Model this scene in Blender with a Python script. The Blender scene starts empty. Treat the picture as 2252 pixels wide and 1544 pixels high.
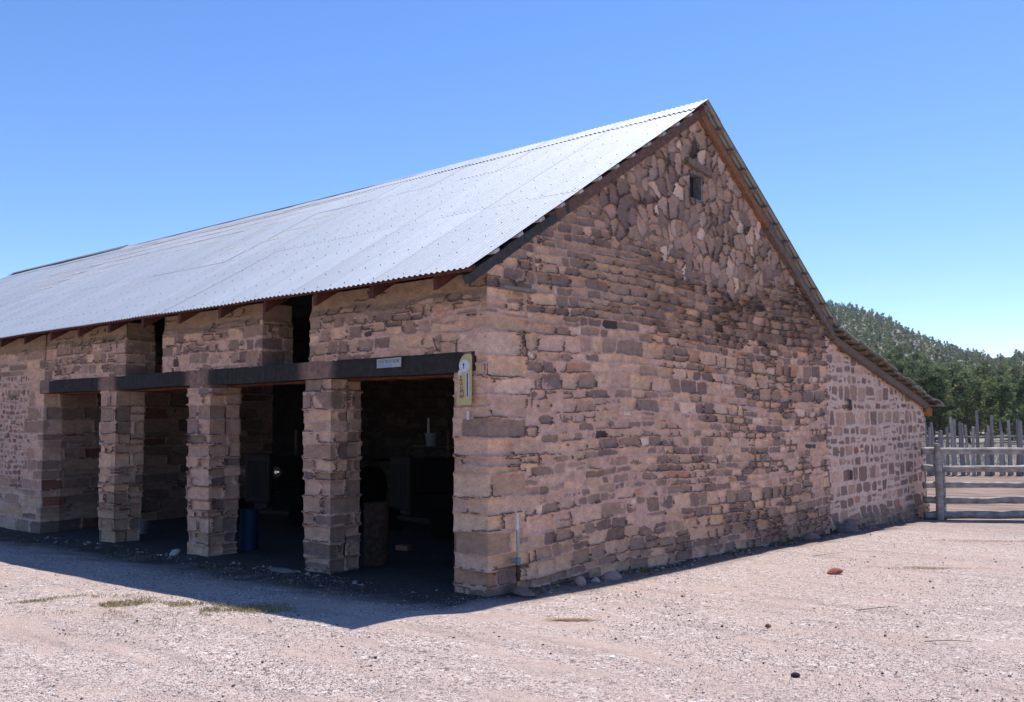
import bpy, math, random
import numpy as np
from mathutils import Vector, Matrix
random.seed(7); rng = np.random.default_rng(11)
SC = bpy.context.scene
COL = SC.collection
# ------------------------------------------------------------------ camera, sky, sun, exposure
CAM = np.array([5.9369, -6.7387, 1.7])
cd = bpy.data.cameras.new('camera'); cam = bpy.data.objects.new('camera', cd); COL.objects.link(cam)
cr, cu, cf = (0.76756, 0.64094, -0.00693), (0.05199, -0.05148, 0.99732), (-0.63886, 0.76587, 0.07284)
cam.matrix_world = Matrix(((cr[0], cu[0], -cf[0], CAM[0]), (cr[1], cu[1], -cf[1], CAM[1]), (cr[2], cu[2], -cf[2], CAM[2]), (0, 0, 0, 1)))
cd.sensor_width = 36; cd.lens = 32.43; cd.clip_end = 6000; cd.clip_start = 0.05
SC.camera = cam
W = bpy.data.worlds.new('World'); SC.world = W; W.use_nodes = True
wn = W.node_tree.nodes; wl = W.node_tree.links
bg = wn['Background']; sky = wn.new('ShaderNodeTexSky'); sky.sky_type = 'NISHITA'; sky.sun_disc = False
SUN = Vector((-0.045, 0.443, 0.895)).normalized()
sky.sun_elevation = math.radians(63.6); sky.sun_rotation = math.radians(-5.8)
sky.altitude = 1800; sky.air_density = 1.0; sky.dust_density = 0.5; sky.ozone_density = 2.5
hs_ = wn.new('ShaderNodeHueSaturation'); hs_.inputs['Saturation'].default_value = 1.22; hs_.inputs['Value'].default_value = 1.0
wl.new(sky.outputs[0], hs_.inputs['Color']); tint_ = wn.new('ShaderNodeVectorMath'); tint_.operation = 'MULTIPLY'; tint_.inputs[1].default_value = (1.03, .955, 1.05)
wl.new(hs_.outputs[0], tint_.inputs[0]); wl.new(tint_.outputs[0], bg.inputs[0]); bg.inputs[1].default_value = 0.13
sd = bpy.data.lights.new('sun', 'SUN'); sun = bpy.data.objects.new('sun', sd); COL.objects.link(sun)
sd.energy = 4.25; sd.angle = math.radians(0.5); sd.color = (1.0, 0.95, 0.88)
sun.rotation_euler = SUN.to_track_quat('Z', 'Y').to_euler()
SC.view_settings.view_transform = 'Standard'; SC.view_settings.look = 'None'
SC.view_settings.exposure = 0.60; SC.view_settings.gamma = 1.0; SC.view_settings.use_curve_mapping = False
SC.render.engine = 'CYCLES'; SC.cycles.max_bounces = 6; SC.cycles.diffuse_bounces = 4
# ------------------------------------------------------------------ numpy noise
def hsh(i, j, s):
    i = np.asarray(i, dtype=np.int64); j = np.asarray(j, dtype=np.int64)
    h = (i * 374761393 + j * 668265263 + int(s) * 1442695041) & 0xffffffff
    h = ((h ^ (h >> 13)) * 1274126177) & 0xffffffff
    h = ((h ^ (h >> 15)) * 2246822519) & 0xffffffff
    return ((h ^ (h >> 16)) & 0xffffffff) / 4294967296.0
def vn(x, y, s=0):
    x = np.asarray(x, float); y = np.asarray(y, float)
    xi = np.floor(x).astype(np.int64); yi = np.floor(y).astype(np.int64)
    fx = x - xi; fy = y - yi; fx = fx * fx * (3 - 2 * fx); fy = fy * fy * (3 - 2 * fy)
    a = hsh(xi, yi, s); b = hsh(xi + 1, yi, s); c = hsh(xi, yi + 1, s); d = hsh(xi + 1, yi + 1, s)
    return (a * (1 - fx) + b * fx) * (1 - fy) * 2 + (c * (1 - fx) + d * fx) * fy * 2 - 1
def fbm(x, y, s=0, o=3):
    v = 0; a = 1; t = 0
    for k in range(o):
        v = v + a * vn(x * 2 ** k + 17.3 * k, y * 2 ** k - 9.1 * k, s + k * 31); t += a; a *= .5
    return v / t
def sstep(a, b, x):
    t = np.clip((x - a) / (b - a), 0, 1); return t * t * (3 - 2 * t)
# ------------------------------------------------------------------ materials
def mat(name, color=(.5, .5, .5), rough=.8, metal=0, attr=None, bump=None, var=None, spec=.3, extra=None, c2=None):
    """color or colour attribute, times a noise variation; bump = [(scale, strength, distance)]"""
    m = bpy.data.materials.new(name); m.use_nodes = True
    nt = m.node_tree; N = nt.nodes; L = nt.links; b = N['Principled BSDF']
    b.inputs['Roughness'].default_value = rough; b.inputs['Metallic'].default_value = metal
    b.inputs['Specular IOR Level'].default_value = spec
    tc = N.new('ShaderNodeTexCoord')
    if attr:
        a = N.new('ShaderNodeAttribute'); a.attribute_name = attr; src = a.outputs['Color']
    else:
        a = N.new('ShaderNodeRGB'); a.outputs[0].default_value = (*color, 1); src = a.outputs[0]
    if c2:
        sc, col2, lo, hi = c2
        nz = N.new('ShaderNodeTexNoise'); nz.inputs['Scale'].default_value = sc; nz.inputs['Detail'].default_value = 6
        L.new(tc.outputs['Object'], nz.inputs['Vector'])
        r = N.new('ShaderNodeMapRange'); r.inputs[1].default_value = lo; r.inputs[2].default_value = hi
        L.new(nz.outputs[0], r.inputs[0])
        mx = N.new('ShaderNodeMix'); mx.data_type = 'RGBA'; L.new(r.outputs[0], mx.inputs[0])
        L.new(src, mx.inputs[6]); mx.inputs[7].default_value = (*col2, 1); src = mx.outputs[2]
    for (sc, amt, stretch) in (var or []):
        mp = N.new('ShaderNodeMapping'); mp.inputs['Scale'].default_value = stretch
        L.new(tc.outputs['Object'], mp.inputs[0])
        nz = N.new('ShaderNodeTexNoise'); nz.inputs['Scale'].default_value = sc; nz.inputs['Detail'].default_value = 5
        L.new(mp.outputs[0], nz.inputs['Vector'])
        r = N.new('ShaderNodeMapRange'); r.inputs[1].default_value = .3; r.inputs[2].default_value = .7
        r.inputs[3].default_value = 1 - amt; r.inputs[4].default_value = 1 + amt
        L.new(nz.outputs[0], r.inputs[0])
        vm = N.new('ShaderNodeVectorMath'); vm.operation = 'SCALE'; L.new(src, vm.inputs[0]); L.new(r.outputs[0], vm.inputs['Scale'])
        src = vm.outputs[0]
    L.new(src, b.inputs['Base Color'])
    prev = None
    for (sc, st, dist, stretch) in (bump or []):
        mp = N.new('ShaderNodeMapping'); mp.inputs['Scale'].default_value = stretch
        L.new(tc.outputs['Object'], mp.inputs[0])
        nz = N.new('ShaderNodeTexNoise'); nz.inputs['Scale'].default_value = sc; nz.inputs['Detail'].default_value = 6
        L.new(mp.outputs[0], nz.inputs['Vector'])
        bp = N.new('ShaderNodeBump'); bp.inputs['Strength'].default_value = st; bp.inputs['Distance'].default_value = dist
        L.new(nz.outputs[0], bp.inputs['Height'])
        if prev: L.new(prev.outputs[0], bp.inputs['Normal'])
        prev = bp
    if prev: L.new(prev.outputs[0], b.inputs['Normal'])
    if extra: extra(nt, b, tc, src)
    return m
I1 = (1, 1, 1)
M = {}
M['stone'] = mat('masonry_stone', attr='Col', rough=.93, spec=.15, var=[(9, .16, (1, 1, 1.6)), (45, .16, (1, 1, 2.2)), (160, .12, I1)],
                 bump=[(30, .5, .012, (1, 1, 1.8)), (110, .55, .005, I1)])
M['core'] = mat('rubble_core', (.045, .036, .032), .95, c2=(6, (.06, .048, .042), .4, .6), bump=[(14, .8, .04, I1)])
M['wood'] = mat('weathered_wood', attr='Col', rough=.85, spec=.2, var=[(14, .28, (1, 1, 1)), (60, .25, (1, 1, 1))], bump=[(35, .6, .008, (1, 1, 1))])
M['rail'] = mat('grey_weathered_rail', (.42, .375, .335), .85, c2=(5, (.24, .205, .18), .4, .65), var=[(20, .3, (.25, .25, 3))], bump=[(40, .7, .01, (.2, .2, 2.5))])
M['pole'] = mat('juniper_pole', attr='Col', rough=.9, var=[(18, .3, (3, 3, .25))], bump=[(40, .7, .01, (3, 3, .3))])
M['roof'] = mat('galvanised_sheet', attr='Col', rough=.7, metal=.40, spec=.5, var=[(1.3, .05, (3, .35, .35)), (30, .05, I1)])
def roof_extra(nt, b, tc, src):
    N = nt.nodes; L = nt.links
    nz = N.new('ShaderNodeTexNoise'); nz.inputs['Scale'].default_value = 22; nz.inputs['Detail'].default_value = 4
    L.new(tc.outputs['Object'], nz.inputs['Vector'])
    r = N.new('ShaderNodeMapRange'); r.inputs[3].default_value = .66; r.inputs[4].default_value = .80
    L.new(nz.outputs[0], r.inputs[0]); L.new(r.outputs[0], b.inputs['Roughness'])
roof_extra(M['roof'].node_tree, M['roof'].node_tree.nodes['Principled BSDF'], [n for n in M['roof'].node_tree.nodes if n.type == 'TEX_COORD'][0], None)
M['nail'] = mat('nail_head', (.25, .25, .26), .5, .8)
M['oldtin'] = mat('old_dull_tin', (.22, .22, .20), .7, .4, c2=(7, (.16, .10, .07), .5, .7), bump=[(30, .3, .004, I1)])
M['yellow'] = mat('yellow_enamel', (.54, .44, .18), .5, c2=(14, (.42, .35, .12), .55, .75))
M['white'] = mat('white_enamel', (.62, .60, .60), .5, var=[(20, .12, I1)])
M['brownprint'] = mat('brown_print', (.30, .10, .045), .6, c2=(60, (.62, .45, .38), .5, .6))
M['black'] = mat('black_paint', (.02, .02, .02), .6)
M['blueprint'] = mat('faded_blue_print', (.24, .33, .42), .6, c2=(50, (.45, .46, .47), .5, .65))
M['plate'] = mat('pale_sign_face', (.42, .42, .41), .6, c2=(60, (.18, .19, .2), .55, .65))
M['galv'] = mat('galvanised_pipe', (.34, .36, .34), .5, .6, var=[(40, .15, I1)])
M['grey_iron'] = mat('blue_grey_iron', (.20, .24, .27), .6, .3, var=[(30, .2, I1)])
M['rust'] = mat('rusty_iron', (.12, .06, .035), .85, .2, c2=(20, (.06, .04, .03), .4, .6), bump=[(60, .4, .003, I1)])
M['brass'] = mat('dull_brass', (.42, .26, .13), .5, .5, c2=(40, (.2, .08, .04), .5, .6))
M['tractor'] = mat('faded_oxide_paint', (.020, .011, .009), .7, .1, c2=(8, (.014, .010, .009), .4, .6))
M['dark_iron'] = mat('dimmed_iron', (.028, .021, .018), .8)  # iron colour darkened to carry the dimness of the bays
M['tyre'] = mat('old_rubber', (.02, .02, .02), .9, bump=[(30, .4, .01, I1)])
M['glass'] = mat('lamp_glass', (.7, .7, .7), .08, .9, spec=1)
M['blue'] = mat('blue_drum_paint', (.006, .026, .08), .6, c2=(10, (.008, .025, .06), .5, .7))
M['bucket'] = mat('white_plastic', (.30, .30, .30), .6, c2=(12, (.18, .18, .18), .5, .7))
M['window_dark'] = mat('dark_window_void', (.03, .03, .035), .5)
# ------------------------------------------------------------------ object helpers
def tag(o, label=None, cat=None, group=None, kind=None):
    if label: o['label'] = label
    if cat: o['category'] = cat
    if group: o['group'] = group
    if kind: o['kind'] = kind
    return o
def empty(name, loc, label, cat, group=None):
    o = bpy.data.objects.new(name, None); COL.objects.link(o); o.location = loc; o.empty_display_size = .2
    return tag(o, label, cat, group)
def link(name, me, m, parent=None):
    o = bpy.data.objects.new(name, me); COL.objects.link(o)
    if m: me.materials.append(m)
    if parent: 
        o.parent = parent; o.matrix_parent_inverse = Matrix.Translation(-Vector(parent.location))
    return o
def npmesh(name, V, F, cols=None, smooth=False):
    """V (n,3), F list of equal-size faces array (m,k)"""
    V = np.asarray(V, np.float32); F = np.asarray(F, np.int32)
    me = bpy.data.meshes.new(name); me.vertices.add(len(V)); me.vertices.foreach_set('co', V.ravel())
    m, k = F.shape; me.loops.add(m * k); me.loops.foreach_set('vertex_index', F.ravel())
    me.polygons.add(m); me.polygons.foreach_set('loop_start', np.arange(0, m * k, k, dtype=np.int32))
    me.polygons.foreach_set('loop_total', np.full(m, k, np.int32))
    if smooth: me.polygons.foreach_set('use_smooth', np.ones(m, bool))
    me.update(calc_edges=True)
    if cols is not None:
        a = me.color_attributes.new('Col', 'FLOAT_COLOR', 'POINT')
        c = np.ones((len(V), 4), np.float32); c[:, :3] = cols; a.data.foreach_set('color', c.ravel())
    return me
class MB:
    def __init__(s): s.v = []; s.f = []; s.c = []
    def add(s, vs, fs, col=(.5, .5, .5)):
        n = len(s.v); s.v += [tuple(v) for v in vs]; s.f += [tuple(i + n for i in f) for f in fs]; s.c += [tuple(col)] * len(vs); return s
    def box(s, a, b, col=(.5, .5, .5), j=0):
        vs = [(x, y, z) for x in (a[0], b[0]) for y in (a[1], b[1]) for z in (a[2], b[2])]
        if j: vs = [tuple(c + random.uniform(-j, j) for c in v) for v in vs]
        return s.add(vs, [(0, 1, 3, 2), (4, 6, 7, 5), (0, 4, 5, 1), (2, 3, 7, 6), (0, 2, 6, 4), (1, 5, 7, 3)], col)
    def bar(s, p, q, w, h, col=(.5, .5, .5), up=(0, 0, 1), seg=1, j=0):
        p = Vector(p); q = Vector(q); d = (q - p).normalized(); side = d.cross(Vector(up)).normalized(); u = side.cross(d)
        vs = []; fs = []
        for k in range(seg + 1):
            c = p.lerp(q, k / seg) + Vector([random.uniform(-j, j) for _ in range(3)])
            ww = w * (1 + random.uniform(-.12, .12) * (j > 0)); hh = h * (1 + random.uniform(-.12, .12) * (j > 0))
            for a, b in ((-1, -1), (1, -1), (1, 1), (-1, 1)): vs.append(c + side * a * ww / 2 + u * b * hh / 2)
        for k in range(seg):
            for t in range(4): fs.append((k * 4 + t, k * 4 + (t + 1) % 4, k * 4 + 4 + (t + 1) % 4, k * 4 + 4 + t))
        fs += [(3, 2, 1, 0), tuple(seg * 4 + i for i in range(4))]
        return s.add(vs, fs, col)
    def tube(s, pts, rad, n=10, col=(.5, .5, .5), wob=0, cap=True):
        pts = [Vector(p) for p in pts]; rad = rad if isinstance(rad, (list, tuple)) else [rad] * len(pts)
        vs = []; fs = []
        for k, p in enumerate(pts):
            d = (pts[min(k + 1, len(pts) - 1)] - pts[max(k - 1, 0)]).normalized()
            a = d.orthogonal().normalized() if k == 0 else (a - d * a.dot(d)).normalized(); b = d.cross(a)
            for t in range(n):
                th = 2 * math.pi * t / n; r = rad[k] * (1 + random.uniform(-wob, wob))
                vs.append(p + (a * math.cos(th) + b * math.sin(th)) * r)
        for k in range(len(pts) - 1):
            for t in range(n): fs.append((k * n + t, k * n + (t + 1) % n, (k + 1) * n + (t + 1) % n, (k + 1) * n + t))
        if cap: fs += [tuple(range(n - 1, -1, -1)), tuple((len(pts) - 1) * n + t for t in range(n))]
        return s.add(vs, fs, col)
    def build(s, name, m, parent=None, smooth=False, bevel=0):
        me = bpy.data.meshes.new(name); me.from_pydata(s.v, [], s.f)
        a = me.color_attributes.new('Col', 'FLOAT_COLOR', 'POINT')
        a.data.foreach_set('color', np.array([(*c, 1) for c in s.c], np.float32).ravel())
        if smooth: me.polygons.foreach_set('use_smooth', [True] * len(me.polygons))
        me.update(); o = link(name, me, m, parent)
        if bevel:
            bv = o.modifiers.new('bevel', 'BEVEL'); bv.width = bevel; bv.segments = 2; bv.limit_method = 'ANGLE'
        return o
def rock(r, sq=(1, 1, .6), seed=0, sub=2):
    import bmesh
    bm = bmesh.new(); bmesh.ops.create_icosphere(bm, subdivisions=sub, radius=1)
    rr = random.Random(seed); off = [Vector([rr.uniform(-1, 1) for _ in range(3)]).normalized() for _ in range(7)]; cut = [rr.uniform(.55, .85) for _ in range(7)]
    for v in bm.verts:
        for n, c in zip(off, cut):
            d = v.co.dot(n)
            if d > c: v.co -= n * (d - c) * .9
        v.co = Vector((v.co.x * sq[0], v.co.y * sq[1], v.co.z * sq[2])) * r
    me = bpy.data.meshes.new('rock'); bm.to_mesh(me); bm.free(); return me
# ------------------------------------------------------------------ ground heights
def gz(x, y):
    x = np.asarray(x, float); y = np.asarray(y, float)
    z = -0.03 * np.clip(y, 0, 14) + 0.014 * np.clip(x, -10, 0) * sstep(3, -1, y)
    z = z + .08 * sstep(-.5, -1.5, y)
    return z
RX = np.array([-40, -20, -4, 2, 6, 9, 10.74, 11.66, 12.99, 14.57, 15.96, 17.37, 18.82, 19.81, 20.69, 23, 27, 34, 45, 60, 90])
RY = np.array([1.2, 2.2, 4.2, 4.6, 4.2, 3.9, 3.5, 3.2, 3.42, 3.95, 4.65, 5.5, 6.35, 6.6, 6.8, 6.7, 5.2, 3.6, 2.4, 1.5, .8])
def hill(x, y):
    """slopes and rocky hill rising north of the corral"""
    dx = x - CAM[0]; dy = y - CAM[1]; r = np.hypot(dx, dy); az = np.degrees(np.arctan2(-dx, dy))
    el = np.interp(az, RX, RY); el = np.where((az < -40) | (az > 90), np.maximum(0, .8), el)
    t = np.clip((r - 62) / 740, 0, 1)
    ang = el * (t ** .55) * .98 * sstep(66, 130, r)
    h = CAM[2] * 0 + np.tan(np.radians(ang)) * r
    top = np.tan(np.radians(el)) * 800
    h = np.where(r > 800, top * np.clip(1 - (r - 800) / 900, .35, 1), h)
    h = h + sstep(90, 250, r) * (6 * fbm(x / 70, y / 70, 5) + 2.0 * fbm(x / 18, y / 18, 9)) * (t < 1) * (1 - t) ** .5
    return h
def height(x, y):
    return gz(x, y) + hill(x, y) * (np.hypot(x - CAM[0], y - CAM[1]) > 60)
# ------------------------------------------------------------------ ground sheet
def ground():
    n = 460; t = np.linspace(-1, 1, n); g = np.sinh(t * 6.2) / np.sinh(6.2) * 1700
    X, Y = np.meshgrid(g + 1.0, g + 0.5); X = X.ravel(); Y = Y.ravel()
    Z = height(X, Y)
    near = np.exp(-((X - 1) ** 2 + Y ** 2) / 30 ** 2)
    Z = Z + near * (.022 * fbm(X / 1.1, Y / 1.1, 3) + .012 * fbm(X * 3.1, Y * 3.1, 8)) * .8
    i = np.arange(n - 1); a = (i[:, None] * n + i[None, :]).ravel()
    me = npmesh('ground', np.stack([X, Y, Z], 1), np.stack([a, a + 1, a + n + 1, a + n], 1), smooth=True)
    m = bpy.data.materials.new('gravel_and_dirt'); m.use_nodes = True; nt = m.node_tree; N = nt.nodes; L = nt.links; b = N['Principled BSDF']
    b.inputs['Roughness'].default_value = .95; b.inputs['Specular IOR Level'].default_value = .1
    tc = N.new('ShaderNodeTexCoord'); P = tc.outputs['Object']
    def noise(sc, det=5, st=None):
        nz = N.new('ShaderNodeTexNoise'); nz.inputs['Scale'].default_value = sc; nz.inputs['Detail'].default_value = det
        if st:
            mp = N.new('ShaderNodeMapping'); mp.inputs['Scale'].default_value = st[0]; mp.inputs['Rotation'].default_value = (0, 0, st[1]); L.new(P, mp.inputs[0]); L.new(mp.outputs[0], nz.inputs['Vector'])
        else: L.new(P, nz.inputs['Vector'])
        return nz.outputs[0]
    def rng_(s, a, b_, c=0, d=1):
        r = N.new('ShaderNodeMapRange'); r.inputs[1].default_value = a; r.inputs[2].default_value = b_; r.inputs[3].default_value = c; r.inputs[4].default_value = d
        L.new(s, r.inputs[0]); return r.outputs[0]
    def mix(f, a, b_):
        mx = N.new('ShaderNodeMix'); mx.data_type = 'RGBA'
        if isinstance(f, float): mx.inputs[0].default_value = f
        else: L.new(f, mx.inputs[0])
        for s, k in ((a, 6), (b_, 7)):
            if isinstance(s, tuple): mx.inputs[k].default_value = (*s, 1)
            else: L.new(s, mx.inputs[k])
        return mx.outputs[2]
    def mul(a, b_):
        mm = N.new('ShaderNodeMath'); mm.operation = 'MULTIPLY'; L.new(a, mm.inputs[0])
        if isinstance(b_, float): mm.inputs[1].default_value = b_
        else: L.new(b_, mm.inputs[1])
        return mm.outputs[0]
    vo = N.new('ShaderNodeTexVoronoi'); vo.inputs['Scale'].default_value = 95; L.new(P, vo.inputs['Vector'])
    vo2 = N.new('ShaderNodeTexVoronoi'); vo2.inputs['Scale'].default_value = 31; L.new(P, vo2.inputs['Vector'])
    sx = N.new('ShaderNodeSeparateColor'); L.new(vo.outputs['Color'], sx.inputs[0])
    sy = N.new('ShaderNodeSeparateColor'); L.new(vo2.outputs['Color'], sy.inputs[0])
    cr_ = N.new('ShaderNodeValToRGB'); cr_.color_ramp.interpolation = 'CONSTANT'; L.new(sx.outputs[0], cr_.inputs[0])
    e = cr_.color_ramp.elements; e[0].position = 0; e[0].color = (.10, .085, .085, 1); e[1].position = .12; e[1].color = (.30, .235, .215, 1)
    for p, c in ((.28, (.47, .375, .335)), (.5, (.58, .475, .435)), (.72, (.66, .575, .535)), (.9, (.46, .31, .26))):
        k = e.new(p); k.color = (*c, 1)
    grav = cr_.outputs[0]
    big = mix(rng_(sy.outputs[0], .93, .96), grav, mix(rng_(sy.outputs[1], .4, .6), (.17, .14, .14), (.68, .63, .60)))
    dirt = mix(noise(24, 8), (.44, .33, .285), (.53, .41, .36))
    patch = rng_(noise(.9, 6, ((1, 2.2, 1), .69)), .50, .60)
    near_c = mix(mul(patch, .72), big, dirt); wide = rng_(noise(.33, 4, ((1, 1.8, 1), .4)), .42, .62)
    near_c = mix(mul(wide, .30), near_c, (.38, .28, .25))
    stripe = rng_(noise(1.6, 4, ((.35, 3.2, 1), -.69)), .52, .66)
    near_c = mix(mul(stripe, .28), near_c, (.24, .19, .175))
    # far yard: dusty pink-brown earth
    dist = N.new('ShaderNodeVectorMath'); dist.operation = 'DISTANCE'; L.new(P, dist.inputs[0]); dist.inputs[1].default_value = (4, -4, 0)
    yard = mix(rng_(noise(1.2, 8, ((.5, 2.5, 1), -.7)), .4, .62), (.20, .14, .11), (.33, .24, .20))
    c = mix(rng_(dist.outputs['Value'], 14, 21), near_c, yard)
    # hillside: grey rock and tawny soil
    rockc = mix(rng_(noise(.11, 9), .42, .58), (.15, .12, .10), (.30, .27, .26))
    scrub = mix(rng_(noise(.5, 6), .4, .6), (.20, .19, .13), (.32, .28, .22))
    hillc = mix(rng_(noise(.025, 5), .45, .6), rockc, scrub)
    c = mix(rng_(dist.outputs['Value'], 45, 75), c, hillc)
    # dark soil on barn floor and wall foot, with the barn's shade painted in
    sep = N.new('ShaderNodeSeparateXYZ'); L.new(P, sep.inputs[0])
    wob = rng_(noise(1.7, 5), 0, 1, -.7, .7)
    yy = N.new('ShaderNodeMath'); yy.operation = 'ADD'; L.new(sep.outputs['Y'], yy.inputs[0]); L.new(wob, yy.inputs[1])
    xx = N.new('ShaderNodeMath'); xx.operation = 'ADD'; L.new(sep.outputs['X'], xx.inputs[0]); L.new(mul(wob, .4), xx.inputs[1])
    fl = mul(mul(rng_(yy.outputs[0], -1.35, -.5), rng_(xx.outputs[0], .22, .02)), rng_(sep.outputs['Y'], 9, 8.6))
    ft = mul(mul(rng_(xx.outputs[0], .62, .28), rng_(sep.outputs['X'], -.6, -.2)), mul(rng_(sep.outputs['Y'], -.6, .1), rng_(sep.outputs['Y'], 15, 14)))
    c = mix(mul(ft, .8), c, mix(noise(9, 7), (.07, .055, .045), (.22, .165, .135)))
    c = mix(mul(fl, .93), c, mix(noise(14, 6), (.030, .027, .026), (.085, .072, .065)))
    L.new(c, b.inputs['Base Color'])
    h1 = N.new('ShaderNodeMath'); h1.operation = 'SUBTRACT'; h1.inputs[0].default_value = 1; L.new(vo.outputs['Distance'], h1.inputs[1])
    bp = N.new('ShaderNodeBump'); bp.inputs['Strength'].default_value = .9; bp.inputs['Distance'].default_value = .011; L.new(h1.outputs[0], bp.inputs['Height'])
    bp2 = N.new('ShaderNodeBump'); bp2.inputs['Strength'].default_value = .8; bp2.inputs['Distance'].default_value = .05; L.new(noise(6, 8), bp2.inputs['Height']); L.new(bp.outputs[0], bp2.inputs['Normal'])
    bp3 = N.new('ShaderNodeBump'); bp3.inputs['Strength'].default_value = .9; L.new(rng_(dist.outputs['Value'], 60, 120, 0, 6), bp3.inputs['Distance']); L.new(noise(.12, 9), bp3.inputs['Height']); L.new(bp2.outputs[0], bp3.inputs['Normal'])
    L.new(bp3.outputs[0], b.inputs['Normal'])
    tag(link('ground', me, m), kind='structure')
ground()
# ------------------------------------------------------------------ masonry height field
TAN = (.44, .31, .23); PINK = (.42, .29, .235); GREY = (.225, .165, .137); PURP = (.185, .135, .122); ORNG = (.34, .20, .14); DARK = (.07, .055, .053); ROSE = (.31, .212, .175); BROWN = (.29, .208, .165); PALE = (.50, .375, .31)
MORT = (.41, .285, .245)
GAIN = np.array((1.47, 1.29, 1.12))
def rrect(u, v, u0, u1, v0, v1, rc):
    cx = (u0 + u1) / 2; cy = (v0 + v1) / 2; hx = (u1 - u0) / 2; hy = (v1 - v0) / 2
    rc = np.minimum(rc, np.minimum(hx, hy) * .95)
    qx = np.abs(u - cx) - hx + rc; qy = np.abs(v - cy) - hy + rc
    return np.minimum(np.maximum(qx, qy), 0) + np.hypot(np.maximum(qx, 0), np.maximum(qy, 0)) - rc
def courses(U, V, seed, hr, wr, gap, rad=.03, split=.3, slant=.25, z0=-1.0, z1=7.2, s0=-16, s1=16):
    R = random.Random(seed); rows = [z0]
    while rows[-1] < z1: rows.append(rows[-1] + R.uniform(*hr) * R.choice((1, 1, .75, 1.15)))
    rows = np.array(rows); r = np.searchsorted(rows, V) - 1
    d = np.full(U.shape, .05); ident = np.zeros(U.shape, np.int64); cx = np.zeros(U.shape); cy = np.zeros(U.shape)
    for k in range(len(rows) - 1):
        m = r == k
        if not m.any(): continue
        h = rows[k + 1] - rows[k]; J = [s0]
        while J[-1] < s1: J.append(J[-1] + R.uniform(*wr) * (.7 + .6 * R.random()) * (.6 + 2.6 * h))
        J = np.array(J); sl = np.array([R.uniform(-slant, slant) for _ in J])
        u = U[m]; v = V[m] - rows[k]; i = np.clip(np.searchsorted(J, u) - 1, 1, len(J) - 3)
        i = np.where(u < J[i] + sl[i] * (v - h / 2), i - 1, i); i = np.where(u > J[i + 1] + sl[i + 1] * (v - h / 2), i + 1, i); i = np.clip(i, 0, len(J) - 2)
        u0 = J[i] + sl[i] * (v - h / 2); u1 = J[i + 1] + sl[i + 1] * (v - h / 2)
        q = hsh(i, k, seed); fs = h * (.35 + .3 * hsh(i, k, seed + 1)); isp = (q < split) & (h > .1)
        up = isp & (v > fs)
        v0 = np.where(up, fs, 0.); v1 = np.where(isp & ~up, fs, h); idn = i * 4 + up
        g = [gap * (.2 + 1.3 * hsh(idn, k, seed + 2 + t)) for t in range(4)]
        tl = (hsh(idn, k, seed + 9) - .5) * .12
        uc = (u0 + u1) / 2
        d[m] = rrect(u, v, u0 + g[0], u1 - g[1], v0 + g[2] + np.maximum(0, tl * (u - uc)), v1 - g[3] + np.minimum(0, tl * (u - uc)), rad * (.3 + 1.3 * hsh(idn, k, seed + 7)))
        ident[m] = idn + k * 4000 + 100000; cx[m] = uc; cy[m] = rows[k] + (v0 + v1) / 2
    return d, ident, cx, cy
def cells(U, V, seed, c=.26, gap=.012, asp=1.0):
    gi = np.floor(U / c).astype(np.int64); gj = np.floor(V / (c * asp)).astype(np.int64)
    F1 = np.full(U.shape, 9.); F2 = np.full(U.shape, 9.); ID = np.zeros(U.shape, np.int64); cx = np.zeros(U.shape); cy = np.zeros(U.shape)
    for a in range(-2, 3):
        for b in range(-2, 3):
            i = gi + a; j = gj + b
            px = (i + .5 + (hsh(i, j, seed) - .5) * .95) * c; py = (j + .5 + (hsh(i, j, seed + 1) - .5) * .95) * c * asp
            th = hsh(i, j, seed + 2) * 3.14; e = .72 + .6 * hsh(i, j, seed + 3); sc = .72 + .75 * hsh(i, j, seed + 4)
            dx = U - px; dy = V - py; ax = (dx * np.cos(th) + dy * np.sin(th)) * e; ay = (-dx * np.sin(th) + dy * np.cos(th)) / e
            D = (np.hypot(ax, ay) * .4 + .6 * np.maximum(abs(ax), abs(ay)) * 1.2) * sc
            n = D < F1
            F2 = np.where(n, F1, np.minimum(F2, D)); cx = np.where(n, px, cx); cy = np.where(n, py, cy)
            ID = np.where(n, i * 5003 + j + 900000, ID); F1 = np.where(n, D, F1)
    return -(F2 - F1) * .5 + gap * (.5 + hsh(ID, 1, seed)), ID, cx, cy
def pick(ident, weights, seed):
    """weights: list of (colour, weight array) -> rgb"""
    t = hsh(ident, 77, seed); tot = sum(w for c, w in weights); acc = 0 * t; out = np.zeros(t.shape + (3,)); done = np.zeros(t.shape, bool)
    for c, w in weights:
        acc = acc + w / tot; n = (~done) & (t <= acc); out[n] = c; done |= n
    out[~done] = weights[-1][0]
    return out
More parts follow.
